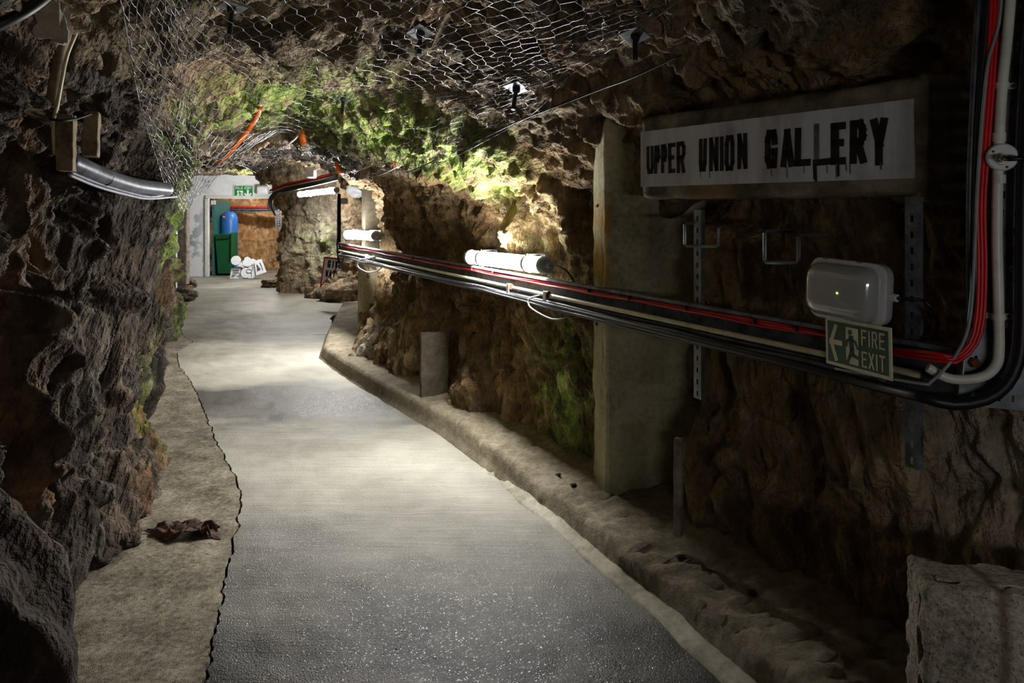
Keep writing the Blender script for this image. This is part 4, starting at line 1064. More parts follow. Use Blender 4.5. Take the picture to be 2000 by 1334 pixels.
# ================================================================== WIRE NETTING
def net(name, rows, cell, rad, label, jit=.007, seed=1):
    C = np.array([[PX(*q) for q in r] for r in rows])
    def rs(A, n, ax):                                     # Catmull-Rom resample along an axis
        A = np.moveaxis(A, ax, 0); Q = np.concatenate([[2 * A[0] - A[1]], A, [2 * A[-1] - A[-2]]]); t = np.linspace(0, len(A) - 1, n)
        i = np.minimum(t.astype(int), len(A) - 2); f = (t - i).reshape((-1,) + (1,) * (A.ndim - 1))
        p0, p1, p2, p3 = Q[i], Q[i + 1], Q[i + 2], Q[i + 3]
        return np.moveaxis(.5 * (2 * p1 + (p2 - p0) * f + (2 * p0 - 5 * p1 + 4 * p2 - p3) * f ** 2 + (3 * p1 - p0 - 3 * p2 + p3) * f ** 3), 0, ax)
    D = rs(rs(C, 120, 0), 120, 1)
    wu = np.linalg.norm(np.diff(D, axis=1), axis=2).sum(1).mean(); wv = np.linalg.norm(np.diff(D, axis=0), axis=2).sum(0).mean()
    nu = int(wu / cell); nv = int(wv / (cell * .86))
    def at(u, v):
        u = min(max(u, 0), 1) * 118.999; v = min(max(v, 0), 1) * 118.999; i, j = int(u), int(v); a, b = u - i, v - j
        return (D[j, i] * (1 - a) + D[j, i + 1] * a) * (1 - b) + (D[j + 1, i] * (1 - a) + D[j + 1, i + 1] * a) * b
    r_ = random.Random(seed); pts = {}; edges = []
    def node(i, j):
        # brick-laid hexagons: twisted joints run along v
        k = (i, j)
        if k not in pts:
            u = (i + (.5 if (j // 2) % 2 else 0)) / nu; v = ((j // 2) + (.19 if j % 2 == 0 else .81 - 0.0)) / nv
            # joints are short, the slanted wires longer
            v = ((j // 2) + (.0 if j % 2 == 0 else .36)) / nv
            p = at(u + r_.uniform(-.1, .1) / nu, v + r_.uniform(-.06, .06) / nv); pts[k] = p + np.array([r_.uniform(-jit, jit) for _ in range(3)]) * np.array((.6, .6, 1)); pts[k] = off_rock(pts[k])
        return pts[k]
    vs = []; fs = []
    def wire(a, b, r, n=4, bend=0):
        g = tube_geo([a, (a + b) / 2 + np.array((0, 0, bend)), b] if bend else [a, b], r, n, False); o_ = len(vs); vs.extend(g[0]); fs.extend([tuple(o_ + k for k in f) for f in g[1]])
    for j2 in range(nv):
        for i in range(nu):
            a, b = node(i, 2 * j2), node(i, 2 * j2 + 1)
            wire(a, b, rad * 1.5, 5)                       # the twisted joint
            if j2 < nv - 1:
                odd = j2 % 2
                for di in ((0, 1) if odd else (-1, 0)):
                    ii = i + di
                    if 0 <= ii < nu: wire(b, node(ii, 2 * j2 + 2), rad, 4, r_.uniform(-.004, .004))
    # selvedge wires
    for u in (0.0, 1.0):
        ed = [off_rock(at(u, k / 80)) for k in range(81)]; g = tube_geo(ed, rad * 1.6, 5, True); o_ = len(vs); vs.extend(g[0]); fs.extend([tuple(o_ + k for k in f) for f in g[1]])
    o = mesh_obj(name, vs, fs, M['wire']); return tag(o, label, 'netting')
net('wire_netting', [
 [(180, -200, 2.2), (280, -190, 2.2), (395, -180, 2.25), (620, -140, 2.3), (850, -120, 2.3), (1150, -110, 2.4), (1400, -60, 2.5)],
 [(235, 0, 2.62), (315, 0, 2.68), (400, 0, 2.75), (620, 10, 2.85), (850, 22, 2.85), (1100, 34, 2.8), (1285, 32, 2.75)],
 [(262, 150, 3.0), (335, 125, 3.1), (404, 95, 3.2), (600, 112, 3.3), (820, 106, 3.3), (1000, 112, 3.3), (1180, 105, 3.2)],
 [(280, 230, 3.3), (345, 215, 3.45), (406, 145, 3.7), (600, 166, 3.8), (800, 160, 3.8), (960, 168, 3.75), (1110, 150, 3.6)],
 [(300, 292, 3.5), (355, 300, 3.75), (410, 235, 4.2), (590, 200, 4.55), (750, 200, 4.5), (900, 215, 4.3), (1040, 222, 4.0)],
 [(318, 350, 3.7), (360, 372, 3.95), (408, 325, 4.5), (560, 242, 5.2), (700, 258, 5.2), (810, 290, 4.85), (930, 285, 4.45)],
 [(330, 386, 3.9), (362, 418, 4.15), (404, 372, 4.6), (545, 262, 5.8), (680, 300, 5.7), (762, 342, 5.3), (850, 326, 4.85)],
], .08, .0016, 'hexagonal wire netting sagging below the near rock ceiling')
net('wire_netting', [
 [(455, 318, 6.5), (560, 276, 6.7), (640, 284, 6.7), (715, 322, 6.2)],
 [(478, 326, 7.2), (560, 296, 7.5), (640, 304, 7.4), (705, 336, 6.8)],
 [(500, 338, 8.2), (565, 314, 8.4), (632, 322, 8.2), (690, 352, 7.4)],
], .085, .0016, 'hexagonal wire netting on the rock ceiling above the second lamp', .012, 5)

# rock bolts with plates
def rock_bolt(px_, py_, label, size=.1):
    p, n = hit(px_, py_); n = n * .35 + np.array((0, -.1, -.9)); n /= np.linalg.norm(n)
    e = empty('rock_bolt', tuple(p), label, 'rock bolt', 'rock bolts in the ceiling')
    z = Vector(n); x = z.orthogonal().normalized(); y = z.cross(x); R = Matrix((x, y, z)).transposed()
    c = p + n * .02
    under(MB().box(tuple(c), (size, size, .008), R, .002).build('plate', M['galv']), e)
    under(MB().tube([c, c + n * .02, c + n * .03], [.024, .022, .014], 6).build('nut', M['dark_metal']), e)
    under(MB().tube([c, c + n * .13], .011, 10).build('rod', M['dark_metal'], None, True), e)
rock_bolt(822, 58, 'steel plate and bolt in the dark ceiling above the netting')
rock_bolt(1010, 165, 'steel plate and bolt beside the right edge of the netting')
rock_bolt(1240, 62, 'dark bolt in the rock above the left end of the beam')
rock_bolt(672, 186, 'small steel plate and bolt on the mossy ceiling', .1)
rock_bolt(455, 5, 'steel plate and bolt above the left fold of the netting')

# tension wire and tapes
cable('tension_wire', [off_rock(q, .06) for q in (PX(800, 336, 5.0), PX(850, 313, 4.72), PX(905, 288, 4.45), PX(955, 264, 4.2), PX(1010, 238, 3.95), PX(1065, 216, 3.7), PX(1120, 195, 3.5), PX(1180, 172, 3.3), PX(1235, 152, 3.1), PX(1330, 108, 2.85))], .005, M['black'], 'taut black wire rope along the right edge of the netting', 'wire rope')
def tape(pts, w, mat, label, name='marker_tape', group='marker tapes tied to the netting'):
    p = smooth_path([off_rock(PX(*q), .05) for q in pts], .03); n = len(p); vs = []; fs = []
    for i, c in enumerate(p):
        t = i / (n - 1); ww = w * (.25 + .75 * min(1, t * 3)); a = .7 * math.sin(t * 4); s = np.array((math.cos(a) * .9, math.sin(a) * .5, .25))
        nn = np.array((.1, -.0012, .0))
        for q in (c - s * ww / 2, c + s * ww / 2): vs += [q, q + np.array((0, .0012, .0006))]
    for i in range(n - 1):
        b = 4 * i
        fs += [(b, b + 2, b + 6, b + 4), (b + 1, b + 5, b + 7, b + 3), (b, b + 4, b + 5, b + 1), (b + 2, b + 3, b + 7, b + 6)]
    fs += [(0, 1, 3, 2), (4 * n - 4, 4 * n - 2, 4 * n - 1, 4 * n - 3)]
    e = tag(mesh_obj(name, vs, fs, M[mat]), label, 'tape', group)
    k0 = p[0]; under(MB().tube([k0 + np.array((-.012, 0, .012)), k0, k0 + np.array((.014, 0, -.006))], [.006, .012, .005], 8).build('knot', M[mat], None, True), e)
tape([(508, 212, 4.75), (497, 235, 4.78), (474, 268, 4.85), (445, 302, 4.95), (424, 322, 5.0)], .062, 'orange', 'long orange tape trailing from the netting over the mossy ceiling')
tape([(591, 256, 5.75), (590, 268, 5.75), (594, 284, 5.78)], .06, 'orange', 'short orange tape hanging from the far edge of the netting')
tape([(586, 258, 5.8), (575, 272, 5.85), (556, 288, 5.9)], .04, 'tape_white', 'pale faded tape beside the short orange tape')
tape([(776, 326, 5.25), (762, 334, 5.3), (740, 343, 5.4), (712, 348, 5.6)], .04, 'tape_white', 'white tape sagging from the anchor of the wire rope')
tape([(770, 318, 5.2), (772, 324, 5.2), (766, 330, 5.22)], .03, 'orange', 'small orange tape knotted at the wire rope anchor')
tape([(657, 318, 6.6), (662, 334, 6.6), (672, 341, 6.6)], .05, 'orange', 'small orange tape above the second lamp')

# ================================================================== LEFT WALL: pipe bundle, timber, slab
pb = cable('lead_pipe', [PX(128, 312, 2.62), PX(160, 326, 2.72), PX(205, 345, 2.92), PX(262, 362, 3.25), PX(325, 370, 3.7)], .036, M['lead'], 'thick grey pipe sagging along the left rock wall', 'pipe', n=18)
for i, px_ in enumerate((204, 285)):
    y_ = 2.92 if i == 0 else 3.42; c1 = PX(px_, 346 if i == 0 else 366, y_); t_ = PX(px_ + 6, 348 if i == 0 else 367, y_ + .035) - c1; t_ /= np.linalg.norm(t_)
    under(MB().tube([c1 - t_ * .004, c1 + t_ * .004], .0385, 16).build('strap', M['black'], None, True), pb)
cable('wall_cable', [PX(135, 336, 2.62), PX(190, 358, 2.86), PX(250, 376, 3.18), PX(292, 384, 3.45), PX(330, 378, 3.75)], .011, M['lead'], 'slim grey cable hung below the thick left pipe')
cable('wall_cable', [PX(135, 342, 2.61), PX(192, 365, 2.85), PX(246, 380, 3.15), PX(290, 388, 3.43), PX(345, 384, 3.85)], .006, M['grey_cable'], 'thin pale cable hung lowest below the left pipe')
o = rough_box('timber_block', (.058, .05, .215), frame3(tuple(PX(108, 333, 2.56)), (.95, .3, 0), (-.05, 0, 1)), .004, M['wood'], sub=10, sc=.1, seed=2); tag(o, 'upright timber block in front of the end of the left pipe', 'timber block')
o = rough_box('timber_block', (.055, .045, .18), frame3(tuple(PX(158, 303, 2.66)), (.95, .3, 0), (-.22, .1, 1)), .004, M['wood'], sub=10, sc=.1, seed=3); tag(o, 'tilted timber block resting above the left pipe', 'timber block')
cable('pale_cable', [PX(178, -40, 2.45), PX(160, 35, 2.46), PX(132, 105, 2.5), PX(122, 150, 2.5), PX(112, 205, 2.53), PX(104, 240, 2.55), PX(106, 300, 2.57)], .0065, M['cream_pvc'], 'pale cable hanging down the left rock wall to the timber blocks')
cable('brown_pole', [PX(148, -40, 2.5), PX(128, 60, 2.53), PX(110, 140, 2.56), PX(102, 215, 2.58)], .022, M['wood'], 'brown tube hanging down beside the pale cable on the left wall', 'tube', n=12)
cable('tie_wire', [PX(98, 232, 2.54), PX(120, 236, 2.52), PX(150, 232, 2.6), PX(178, 222, 2.66)], .005, M['dark_metal'], 'dark tie wire wrapped around the timber blocks', 'wire')
cable('old_pipe', [PX(-60, 168, 2.3), PX(0, 186, 2.36), PX(50, 204, 2.45), PX(98, 226, 2.6)], .032, M['dark_wood'], 'dark brown pipe coming from the left toward the timber blocks', 'pipe', n=14)
o = rough_box('stone_slab', (.26, .06, .24), frame3(tuple(PX(-60, 62, 2.12)), (.8, .6, 0), (.05, 0, 1)), .006, M['concrete_grey'], sub=18, sc=.15, seed=6, chip=.02); tag(o, 'pale concrete patch high on the left wall behind a black cable', 'concrete patch')
cable('black_cable', [PX(-60, 75, 1.95), PX(0, 47, 1.98), PX(45, 25, 2.02), PX(90, -8, 2.08), PX(130, -50, 2.15)], .017, M['black'], 'thick black cable crossing the pale concrete patch', n=12)

# ------------------------------------------------------------------ left foreground rock, debris, loose stones
o = rock_lump('rock_outcrop', (-1.68, 1.9, .28), (.34, .36, .5), M['rock_left'], 3, 120, 80, .12, .8); tag(o, 'rounded brown rock bulging from the left wall above the floor', 'rock')
def crumple():
    nx, ny = 46, 24; vs = []; fs = []
    for j in range(ny):
        for i in range(nx):
            u, v = i / (nx - 1) - .5, j / (ny - 1) - .5
            vs.append((u * .36 * (1 - .25 * v), v * .17 + .03 * math.sin(u * 9), 0))
    P = np.array(vs); f, c = facet(P, .06, 3, 2.0); f2, c2 = facet(P, .13, 6, 1.6)
    z = .008 + .032 * np.abs(f2) + .018 * np.abs(f); rim = np.clip(1 - np.maximum(np.abs(P[:, 0]) / .18, np.abs(P[:, 1]) / .1), 0, 1)
    P[:, 2] = .004 + z * np.clip(rim * 3, .15, 1); P[:, 0] += .012 * f; P[:, 1] += .01 * f2; P[:, 1] *= 1 - .5 * np.abs(P[:, 0]) / .18
    ca, sa = math.cos(-.12), math.sin(-.12); c0 = GR(366, 1040)
    P = np.stack([P[:, 0] * ca - P[:, 1] * sa + c0[0], P[:, 0] * sa + P[:, 1] * ca + c0[1], P[:, 2] - .002], 1)
    for j in range(ny - 1):
        for i in range(nx - 1): fs.append((j * nx + i, j * nx + i + 1, (j + 1) * nx + i + 1, (j + 1) * nx + i))
    o = mesh_obj('crumpled_rag', [tuple(p) for p in P], fs, M['rag']); md = o.modifiers.new('thick', 'SOLIDIFY'); md.thickness = .004
    return tag(o, 'dark brown crumpled rag lying on the floor beside the left wall', 'rag')
t = NT('rag'); M['rag'] = t.fin(t.ramp(t.noise(22, 5, .65), [(.35, lin((34, 26, 22))), (.52, lin((86, 66, 54))), (.64, lin((120, 74, 54)))]), .75, None, t.bump(t.noise(90, 4), .4, .004), .3)
crumple()
rs_ = random.Random(21)
stones = [(250, 1062, .05), (268, 1010, .04), (292, 968, .03), (200, 1092, .045), (330, 905, .03), (560, 0, 0)]
for (px_, py_, r) in [(248, 1066, .05), (272, 1008, .045), (296, 962, .035), (196, 1096, .05), (322, 906, .03)]:
    g = GR(px_, py_); o = rock_lump('loose_stone', (g[0], g[1], r * .45), (r * 1.3, r, r * .8), M['rock_left'], rs_.random() * 9, 22, 14, .2, .8); tag(o, 'small broken stone at the foot of the left wall', 'stone', 'stones along the left wall')
for (px_, py_, r) in [(1120, 945, .014), (1330, 1085, .016), (1470, 1155, .014), (1090, 925, .012)]:
    g = GR(px_, py_, .15); o = rock_lump('loose_stone', (g[0], g[1], .14 + r * .3), (r * 1.2, r, r * .6), M['rock_left'], rs_.random() * 9, 18, 12, .2, .8); tag(o, 'small crumb of rock lying on the kerb', 'stone', 'stones on the kerb')
# ================================================================== FAR END: doorway, chamber behind, pillar fittings
def wallpaint():
    t = NT('flaking_white_wall')
    m = t.ramp(t.noise(1.9, 6, .7), [(.5, (0, 0, 0)), (.56, (1, 1, 1))])
    sx = t.n('ShaderNodeSeparateXYZ'); t.l(t.tc.outputs['Object'], sx.inputs[0])
    left = t.ramp(t.math('MULTIPLY', t.math('ADD', sx.outputs[0], 8.0), 1.0), [(.25, (1, 1, 1)), (.75, (.15,) * 3)])
    col = t.mix(t.math('MULTIPLY', m, left), lin((236, 240, 244)), lin((140, 156, 162)))
    return t.fin(col, .8, None, t.bump(t.noise(12, 5, .6), .25, .02), .3)
M['white_wall'] = wallpaint()
WY = 16.4
XL_, XR_, ZT_ = -7.34, -5.25, 1.875
wall = MB()
for (x0, x1, z0, z1) in ((-8.7, XL_, -.05, 2.75), (XL_, XR_, ZT_, 2.75), (XR_, -4.6, -.05, 2.75)):
    wall.box(((x0 + x1) / 2, WY + .09, (z0 + z1) / 2), (x1 - x0, .18, z1 - z0))
tag(wall.build('wall_far', M['white_wall']), kind='structure')
M['frame_white'] = plain('frame_white', (222, 226, 222), .5, 0, .08)
fr_ = MB(); fr_.box((XL_ + .02, WY - .02, .93), (.07, .05, 1.9)); fr_.box(((XL_ + XR_) / 2, WY - .02, ZT_ + .03), (XR_ - XL_, .05, .07))
tag(fr_.build('trim_1', M['frame_white']), kind='structure')
M['door_green'] = plain('door_green', (44, 96, 92), .45, 0, .15)
dr = MB(); dr.box((XL_ + .09, WY + .62, .92), (.06, .92, 1.8), None, .004); d_ob = tag(dr.build('door_1', M['door_green']), kind='structure')
MB().box((XL_ + .10, WY + .15, 1.78), (.1, .04, .1)).build('closer', M['white_plastic'], d_ob)
# chamber
rock_grid('wall_chamber', [[(x, 18.4 - .25 * abs(x + 6.5), z) for x in (-9.6, -8, -6.5, -5, -3.4)] for z in (-.3, .6, 1.4, 2.1, 3.0)], 150, 110, .07, M['rock_far'], sc=.4)
rock_grid('ceiling_chamber', [[(x, y, 2.75) for x in (-9.6, -6.5, -3.4)] for y in (16.5, 17.5, 18.6)], 40, 30, .05, M['rock_far'], sc=.4)
tag(MB().box((-6.5, 17.55, -.03), (6.4, 2.0, .06)).build('floor_chamber', M['floor']), kind='structure')
for x, nm in ((-9.4, 'wall_chamber_left'), (-3.6, 'wall_chamber_right')):
    rock_grid(nm, [[(x, y, z) for y in (16.5, 17.5, 18.7)] for z in (-.2, 1, 2.8)], 30, 30, .04, M['rock_far'])
fluo((-5.35, 16.78, 2.25), (-6.45, 16.78, 2.25), 'lit fluorescent lamp inside the chamber above the doorway', rockward=(0, -1, 0), mat=emit_mat('lit_chamber', LAMP_COL, LAMP * .85))
# tray inside the chamber
ct = empty('chamber_cable_tray', (-6.4, 17.85, 1.66), 'cable tray with red cables crossing the rock behind the doorway', 'cable tray')
under(MB().box((-6.2, 17.85, 1.62), (3.6, .02, .14)).build('plate', M['tray']), ct)
under(MB().box((-6.2, 17.82, 1.70), (3.6, .06, .006)).build('top_flange', M['galv']), ct)
under(MB().box((-6.2, 17.82, 1.55), (3.6, .06, .006)).build('bottom_flange', M['dark_metal']), ct)
for i, z in enumerate((1.672, 1.655)):
    cable('red_cable', [(-8, 17.80, z), (-7, 17.80, z + .006), (-6, 17.80, z - .004), (-4.5, 17.80, z)], .009, M['red_cable'], 'red cable crossing the chamber behind the doorway', 'cable', 'red cables in the chamber')
cable('grey_conduit', [(-8, 17.79, 1.61), (-6, 17.79, 1.612), (-4.5, 17.79, 1.61)], .013, M['galv'], 'grey conduit on the tray behind the doorway', 'conduit')
vt2 = empty('chamber_ladder_tray', (-6.05, 17.78, .9), 'narrow perforated steel strip hanging on the rock behind the doorway', 'cable tray')
mb = MB(); fr2 = frame3((-6.16, 17.76, 0), (1, 0, 0))
def perf_s(mb, fr, xs_, zs_):
    nx = len(xs_); vs = [fr @ Vector((a, 0, b)) for b in zs_ for a in xs_]; fs = []
    for j in range(len(zs_) - 1):
        for i in range(nx - 1):
            if not (i % 2 == 1 and j % 2 == 1): fs.append((j * nx + i, j * nx + i + 1, (j + 1) * nx + i + 1, (j + 1) * nx + i))
    mb.add(vs, fs)
perf_s(mb, fr2, [0, .04, .07, .1, .13, .17], sorted([1.08] + [v for k in range(14) for v in (1.11 + k * .06, 1.145 + k * .06)] + [1.98])); under(mb.build('perforated_plate', M['galv']), vt2)
# water tank
M['tank_blue'] = plain('tank_blue', (40, 104, 178), .4, 0, .1); M['bin_green'] = plain('bin_green', (6, 84, 46), .5, 0, .1); M['label_red'] = plain('label_red', (190, 40, 50), .5)
tk = empty('water_tank', (-7.03, 16.98, 0), 'tall blue domed tank standing inside the doorway behind the green bin', 'tank')
prof = [(.19, .03), (.2, .06), (.2, 1.33), (.19, 1.42), (.155, 1.5), (.09, 1.55), (.0, 1.565)]
vs = []; fs = []; n = 28
for r, z in prof:
    for k in range(n): vs.append((-7.03 + max(r, .001) * math.cos(2 * math.pi * k / n), 16.98 + max(r, .001) * math.sin(2 * math.pi * k / n), z))
for j in range(len(prof) - 1):
    for k in range(n): fs.append((j * n + k, j * n + (k + 1) % n, (j + 1) * n + (k + 1) % n, (j + 1) * n + k))
under(MB().add(vs, fs).build('shell', M['tank_blue'], None, True), tk)
under(MB().tube([(-7.03, 16.98, 0), (-7.03, 16.98, .05)], .17, 20).build('foot_ring', M['dark_metal']), tk)
lb = under(MB().box((-7.08, 16.79, 1.43), (.08, .012, .07)).build('label', M['label_red']), tk); under(MB().box((-7.08, 16.782, 1.43), (.06, .004, .025)).build('label_text_panel', M['white_plastic']), lb)
cable('water_pipe', [(-6.80, 16.75, .05), (-6.81, 16.76, .6), (-6.83, 16.77, .95)], .02, M['tank_blue'], 'blue upright pipe at the side of the green bin', 'pipe', n=10)
bn = empty('wheeled_bin', (-6.98, 16.62, 0), 'dark green wheeled bin with open lid standing inside the doorway', 'bin')
b0, b1 = .14, .19
vs = [(-6.98 + s * k, 16.66 + t_ * k, z) for (k, z) in ((b0, .06), (b1, 1.0)) for (s, t_) in ((-1, -.9), (1, -.9), (1, .9), (-1, .9))]
under(MB().add(vs, [(0, 1, 5, 4), (1, 2, 6, 5), (2, 3, 7, 6), (3, 0, 4, 7), (0, 3, 2, 1)]).build('body', M['bin_green']), bn)
under(MB().box((-6.98, 16.66, .99), (.42, .38, .05), None, .01).build('rim', M['bin_green']), bn)
under(MB().box((-6.765, 16.62, .72), (.03, .36, .66), None, .01).build('lid', M['bin_green']), bn)
under(MB().tube([(-7.12, 16.46, .9), (-7.12, 16.43, .9), (-6.82, 16.43, .92), (-6.82, 16.46, .92)], .014, 8).build('handle', M['black']), bn)
for s in (-1, 1): under(MB().tube([(-6.98 + s * .13 - .02, 16.80, .08), (-6.98 + s * .13 + .02, 16.80, .08)], .08, 16).build('wheel', M['black']), bn)
# fire exit sign on the lintel
fx = frame3(tuple(PX(456, 388.5, WY - .02)), (1, 0, 0)); exit_sign(fx, (495 - 456) / F * WY, 27 / F * WY, M['sign_white'], M['sign_bright_green'], 'bright green fire exit sign with down arrow above the doorway', 'far', .055)
# cut-out display boards
def board(pts, y, th, name_part, e, mat, tilt=0.0):
    P = [PX(a, b, y) for a, b in pts]; z0 = min(p[2] for p in P)
    vs = [p + np.array((0, tilt * (p[2] - z0), 0)) for p in P] + [p + np.array((0, th + tilt * (p[2] - z0), 0)) for p in P]; n = len(P)
    fs = [tuple(range(n)), tuple(range(2 * n - 1, n - 1, -1))] + [(i, i + n, (i + 1) % n + n, (i + 1) % n) for i in range(n)]
    return under(MB().add(vs, fs).build(name_part, mat), e)
M['board_white'] = plain('board_white', (236, 238, 244), .6, 0, .04); M['ink'] = plain('ink', (40, 44, 60), .6)
def z2(x, y): return 440 + x / 16.68, 480 + y / 16.68
def lines(e, segs, y, nm='drawn_lines', w=.012, tilt=.1):
    mb = MB(); z0 = EYE - (545 - HOR) / F * y
    for sg in segs:
        q = [PX(*z2(*p), y - .006) for p in sg]
        for a, b in zip(q[:-1], q[1:]):
            a = a + np.array((0, tilt * (a[2] - z0), 0)); b = b + np.array((0, tilt * (b[2] - z0), 0)); mb.tube([a, b], w / 2, 4)
    under(mb.build(nm, M['ink']), e)
def circ(cx, cy, rx, ry, n=20, a0=0, a1=360): return [(cx + rx * math.cos(math.radians(a0 + (a1 - a0) * k / n)), cy + ry * math.sin(math.radians(a0 + (a1 - a0) * k / n))) for k in range(n + 1)]
c1 = empty('cutout_board', tuple(PX(484, 544, 15.8)), 'white cut-out display board with rounded outline standing by the rock pillar', 'display board')
out = [z2(*p) for p in [(500, 1060), (495, 860), (560, 720), (470, 690), (480, 560), (590, 470), (600, 400), (680, 362), (760, 395), (800, 440), (880, 425), (970, 480), (1010, 600), (960, 760), (990, 880), (960, 1000), (900, 1060)]]
board(out, 15.8, .02, 'panel', c1, M['board_white'], .1)
lines(c1, [circ(700, 570, 170, 120, 24, 20, 200), circ(660, 880, 170, 180, 24, 60, 300), circ(760, 830, 90, 60, 14), [(690, 890), (850, 890), (850, 1040)], [(860, 600), (880, 820)]], 15.8)
c2 = empty('speech_board', tuple(PX(462, 520, 15.78)), 'round white speech bubble board with handwriting beside the cut-out board', 'display board')
board([z2(*p) for p in circ(335, 480, 160, 150, 28)[:-1]], 15.76, .02, 'panel', c2, M['board_white'], .1)
board([z2(*p) for p in [(330, 600), (400, 560), (520, 560), (560, 640), (520, 680), (380, 680)]], 15.80, .02, 'neck', c2, M['board_white'], .1)
scr = lambda x, y, n, w, h: [(x + w * k / n, y + (h if k % 2 else -h)) for k in range(n + 1)]
lines(c2, [circ(335, 480, 135, 125, 26), scr(250, 425, 10, 180, 14), scr(300, 480, 6, 80, 12), scr(260, 535, 8, 130, 13)], 15.75, 'handwriting', .010)
c3 = empty('text_board', tuple(PX(457, 544, 15.78)), 'rectangular white board with lines of handwriting at floor level', 'display board')
board([z2(*p) for p in [(150, 1070), (180, 735), (470, 735), (500, 1065)]], 15.84, .02, 'panel', c3, M['board_white'], .1)
lines(c3, [scr(240, 805, 12, 200, 14), scr(250, 875, 12, 190, 14), scr(220, 950, 8, 130, 12), scr(200, 995, 6, 90, 10), scr(380, 985, 4, 70, 8)], 15.83, 'handwriting', .010)
c4 = empty('placard', tuple(PX(508, 532, 15.75)), 'tilted square white placard with handwriting beside the rock pillar', 'display board')
board([z2(*p) for p in [(1010, 970), (930, 500), (1150, 435), (1330, 860)]], 15.74, .02, 'panel', c4, M['board_white'], .1)
lines(c4, [[(1000, 610), (1015, 690), (1040, 640), (1060, 700)], circ(1050, 730, 25, 25, 8), circ(1085, 765, 25, 25, 8), [(1110, 700), (1120, 800)], circ(1050, 790, 22, 22, 8), [(1100, 550), (1130, 600), (1120, 560), (1150, 650), (1140, 610), (1180, 720), (1165, 680), (1215, 800)]], 15.73, 'handwriting', .014)

# posts and boards on the far left
def post(px0, px1, py0, py1, y, depth, mat, label, name='timber_post', seed=0):
    a = PX(px0, py1, y); wd = (px1 - px0) / F * y; h = (py1 - py0) / F * y
    o = rough_box(name, (wd, depth, h), frame3(tuple(a), (1, 0, 0)), .008, mat, sub=14, sc=.3, seed=seed); return tag(o, label, 'post')
post(346, 364, 395, 556, 12.6, .14, M['wood_grey'], 'grey weathered timber post before the white wall at the left')
post(329, 344, 405, 572, 11.9, .05, M['frame_white'], 'flat white painted post beside the grey timber post', 'white_post', 2)
post(363, 366.5, 395, 548, 13.4, .05, M['dark_metal'], 'thin dark upright strip at the edge of the white wall', 'dark_strip', 3)
for (px_, py_, r, lb_) in ((352, 556, .24, 'rounded boulder at the foot of the grey timber post'), (350, 582, .3, 'pale flat boulder below the timber post on the left road edge')):
    g = GR(px_, py_ + 8); o = rock_lump('boulder', (g[0] - .1, g[1] + .15, r * .35), (r * 1.3, r, r * .6), M['rock_left'], px_, 40, 26, .14, .8); tag(o, lb_, 'boulder')
o = rough_box('edge_stone', (.45, 1.2, .17), frame3((-5.5, 10.2, -.01), (.93, .36, 0)), .015, M['concrete_dark'], sub=14, sc=.3, seed=9, chip=.02); tag(o, 'low dark edge stone along the left road edge before the posts', 'edge stone')

# pillar: tray, cables, fittings
pt = empty('pillar_cable_tray', tuple(PX(595, 365, 11.9)), 'cable tray wrapped around the rock pillar above its lamp', 'cable tray')
Q = [PX(528, 384, 12.75), PX(560, 372, 12.45), PX(610, 362, 12.0), PX(660, 350, 11.45), PX(700, 340, 11.0)]
Qs = smooth_path(Q, .1); vs = []; fs = []
for p in Qs: vs += [p + np.array((.02, .04, .0)), p + np.array((.02, .04, .13))]
for i in range(len(Qs) - 1): fs.append((2 * i, 2 * i + 1, 2 * i + 3, 2 * i + 2))
under(MB().add(vs, fs).build('plate', M['tray']), pt)
for nm, z in (('top_flange', .13), ('bottom_flange', 0)):
    vs = []; fs = []
    for p in Qs: vs += [p + np.array((.02, .04, z)), p + np.array((-.01, -.02, z))]
    for i in range(len(Qs) - 1): fs.append((2 * i, 2 * i + 1, 2 * i + 3, 2 * i + 2))
    under(MB().add(vs, fs).build(nm, M['galv']), pt)
for i, z in enumerate((.115, .098)): cable('red_cable', [q + np.array((-.01, -.01, z)) for q in Q], .009, M['red_cable'], 'red cable on the tray above the rock pillar lamp', 'cable', 'red cables on the pillar tray')
cable('cream_conduit', [q + np.array((-.02, -.02, .06)) for q in Q], .011, M['cream_pvc'], 'cream conduit on the tray above the rock pillar lamp', 'conduit')
for i, z in enumerate((.03, .01, -.015)):
    cable('black_cable', [PX(537 - 3 * i, 420 - 6 * i, 13.4), PX(529 - 2 * i, 402 - i * 4, 12.95), PX(534, 386 - 4 * i, 12.7)] + [q + np.array((-.03, -.03, z)) for q in Q[1:]], .018, M['black'], 'black cable bending around the corner of the rock pillar', 'cable', 'black cables on the pillar tray')
# bulkheads near the pillar
for (px_, py_, y, w_, lb_) in ((609, 338, 11.6, .17, 'small unlit emergency light above the rock pillar tray'), (514, 372, WY - .12, .27, 'small emergency light on the white wall beside the exit sign'), (672, 393, 10.6, .12, 'small grey light behind the vertical black pipe'), (533, 404, 14.2, .2, 'small shiny light fitting in the doorway corner')):
    fr = frame3(tuple(PX(px_, py_, y)), (1, 0, 0)); bulkhead('emergency_light', fr, w_, w_ * (1.05 if px_ == 609 else .75), .1, lb_)
cable('vertical_pipe', [PX(662, 380, 10.2), PX(662, 425, 10.0), PX(662, 470, 9.6), PX(661, 492, 9.2)], .028, M['black'], 'black vertical pipe between the pillar lamp and the long tray', 'pipe', n=12)
cable('drooping_cable', [PX(664, 440, 9.3), PX(659, 470, 9.2), PX(660, 500, 9.1), PX(664, 516, 9.0), PX(669, 508, 8.8), PX(671, 492, 8.5)], .012, M['black'], 'black cable drooping in front of the give way sign')
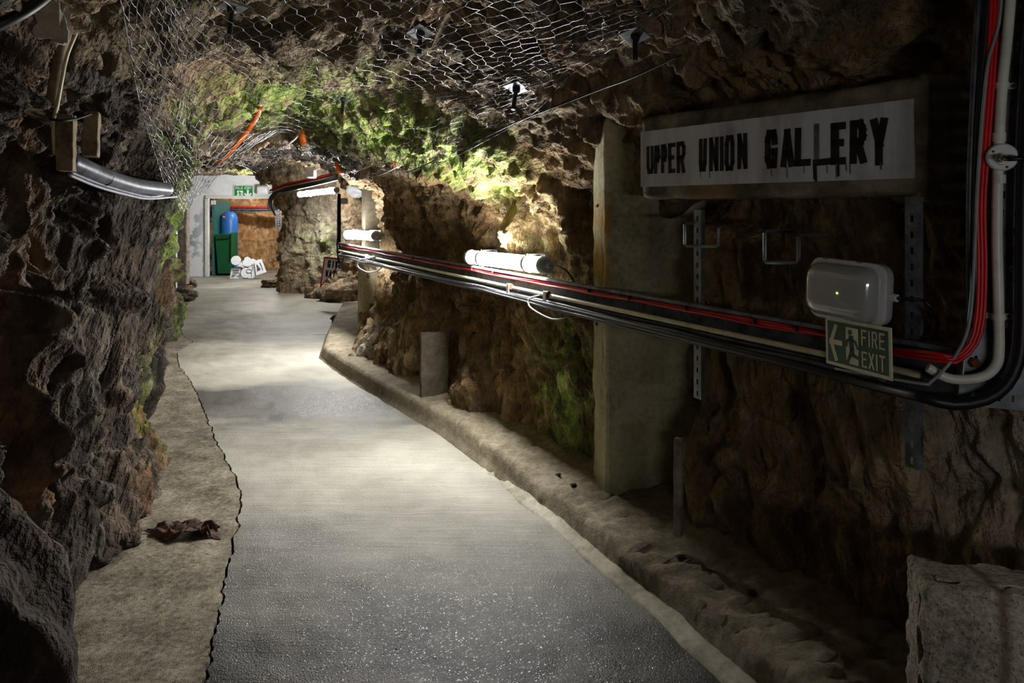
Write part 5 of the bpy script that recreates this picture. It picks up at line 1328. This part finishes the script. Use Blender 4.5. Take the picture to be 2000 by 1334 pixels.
# GIVE WAY sign
gy = 11.0
T = [PX(633, 501, gy), PX(674, 505, gy + .12), PX(632, 564, gy)]
M['sign_red'] = plain('sign_red', (186, 40, 60), .5, 0, .15)
e = empty('give_way_sign', tuple(T[2]), 'triangular red and white give way sign leaning against the rock', 'sign')
ux = Vector(T[1] - T[0]).normalized(); Wd = float(np.linalg.norm(T[1] - T[0])); fg = frame3(tuple(T[0]), ux)
hh = float(T[0][2] - T[2][2]); tri = [(0, 0), (Wd, 0), (-.005, -hh)]
under(MB().prism(tri, fg, 0, .012).build('plate', M['sign_red']), e)
cx = sum(p[0] for p in tri) / 3; cz = sum(p[1] for p in tri) / 3; k = .82
under(MB().prism([(cx + (x - cx) * k, cz + (z - cz) * k) for x, z in tri], fg, -.003, .001).build('white_field', M['board_white']), e)
for wd_, xa, xb, za, zb, sw in (('GIVE', .07, .30, -.17, -.05, .022), ('WAY', .055, .22, -.32, -.21, .02)):
    stp = (xb - xa) / len(wd_)
    for i, ch in enumerate(wd_):
        lt = MB(); text(lt, ch, xa + stp * (i + (.3 if ch == 'I' else 0)), xa + stp * (i + (.55 if ch == 'I' else .82)), za, zb, sw, fg, -.005); under(lt.build('painted_letter', M['black_paint']), e)
# stones by the pillar
for (px_, py_, r, y, lb_) in ((668, 585, .32, 0, 'large smooth boulder at the road edge near the give way sign'), (628, 578, .2, 0, 'broken stone below the give way sign'), (668, 625, .12, 0, 'pale stone at the bend of the kerb'), (560, 560, .2, 0, 'flat stone at the foot of the rock pillar'), (525, 556, .14, 0, 'small grey stone at the corner of the rock pillar')):
    g = GR(px_, py_ + 6); o = rock_lump('boulder', (g[0], g[1] + r * .8, r * .4), (r * 1.35, r, r * .75), M['rock_ceiling'], px_ * .37, 48, 30, .15, .8); tag(o, lb_, 'boulder')
g = GR(602, 583); o = rough_box('timber_offcut', (.16, .14, .2), frame3((g[0] - .08, g[1], 0), (.95, -.2, 0)), .006, M['dark_wood'], sub=10, sc=.1); tag(o, 'short brown timber block below the rock pillar', 'timber block')
p_, n_ = hit(700, 372)
o = rock_lump('plastic_cover', tuple(p_ + n_ * .03), (.12, .05, .09), M['white_plastic'], 4, 30, 20, .12, .9); tag(o, 'crumpled white plastic cover on the rock edge above the second lamp', 'plastic cover')
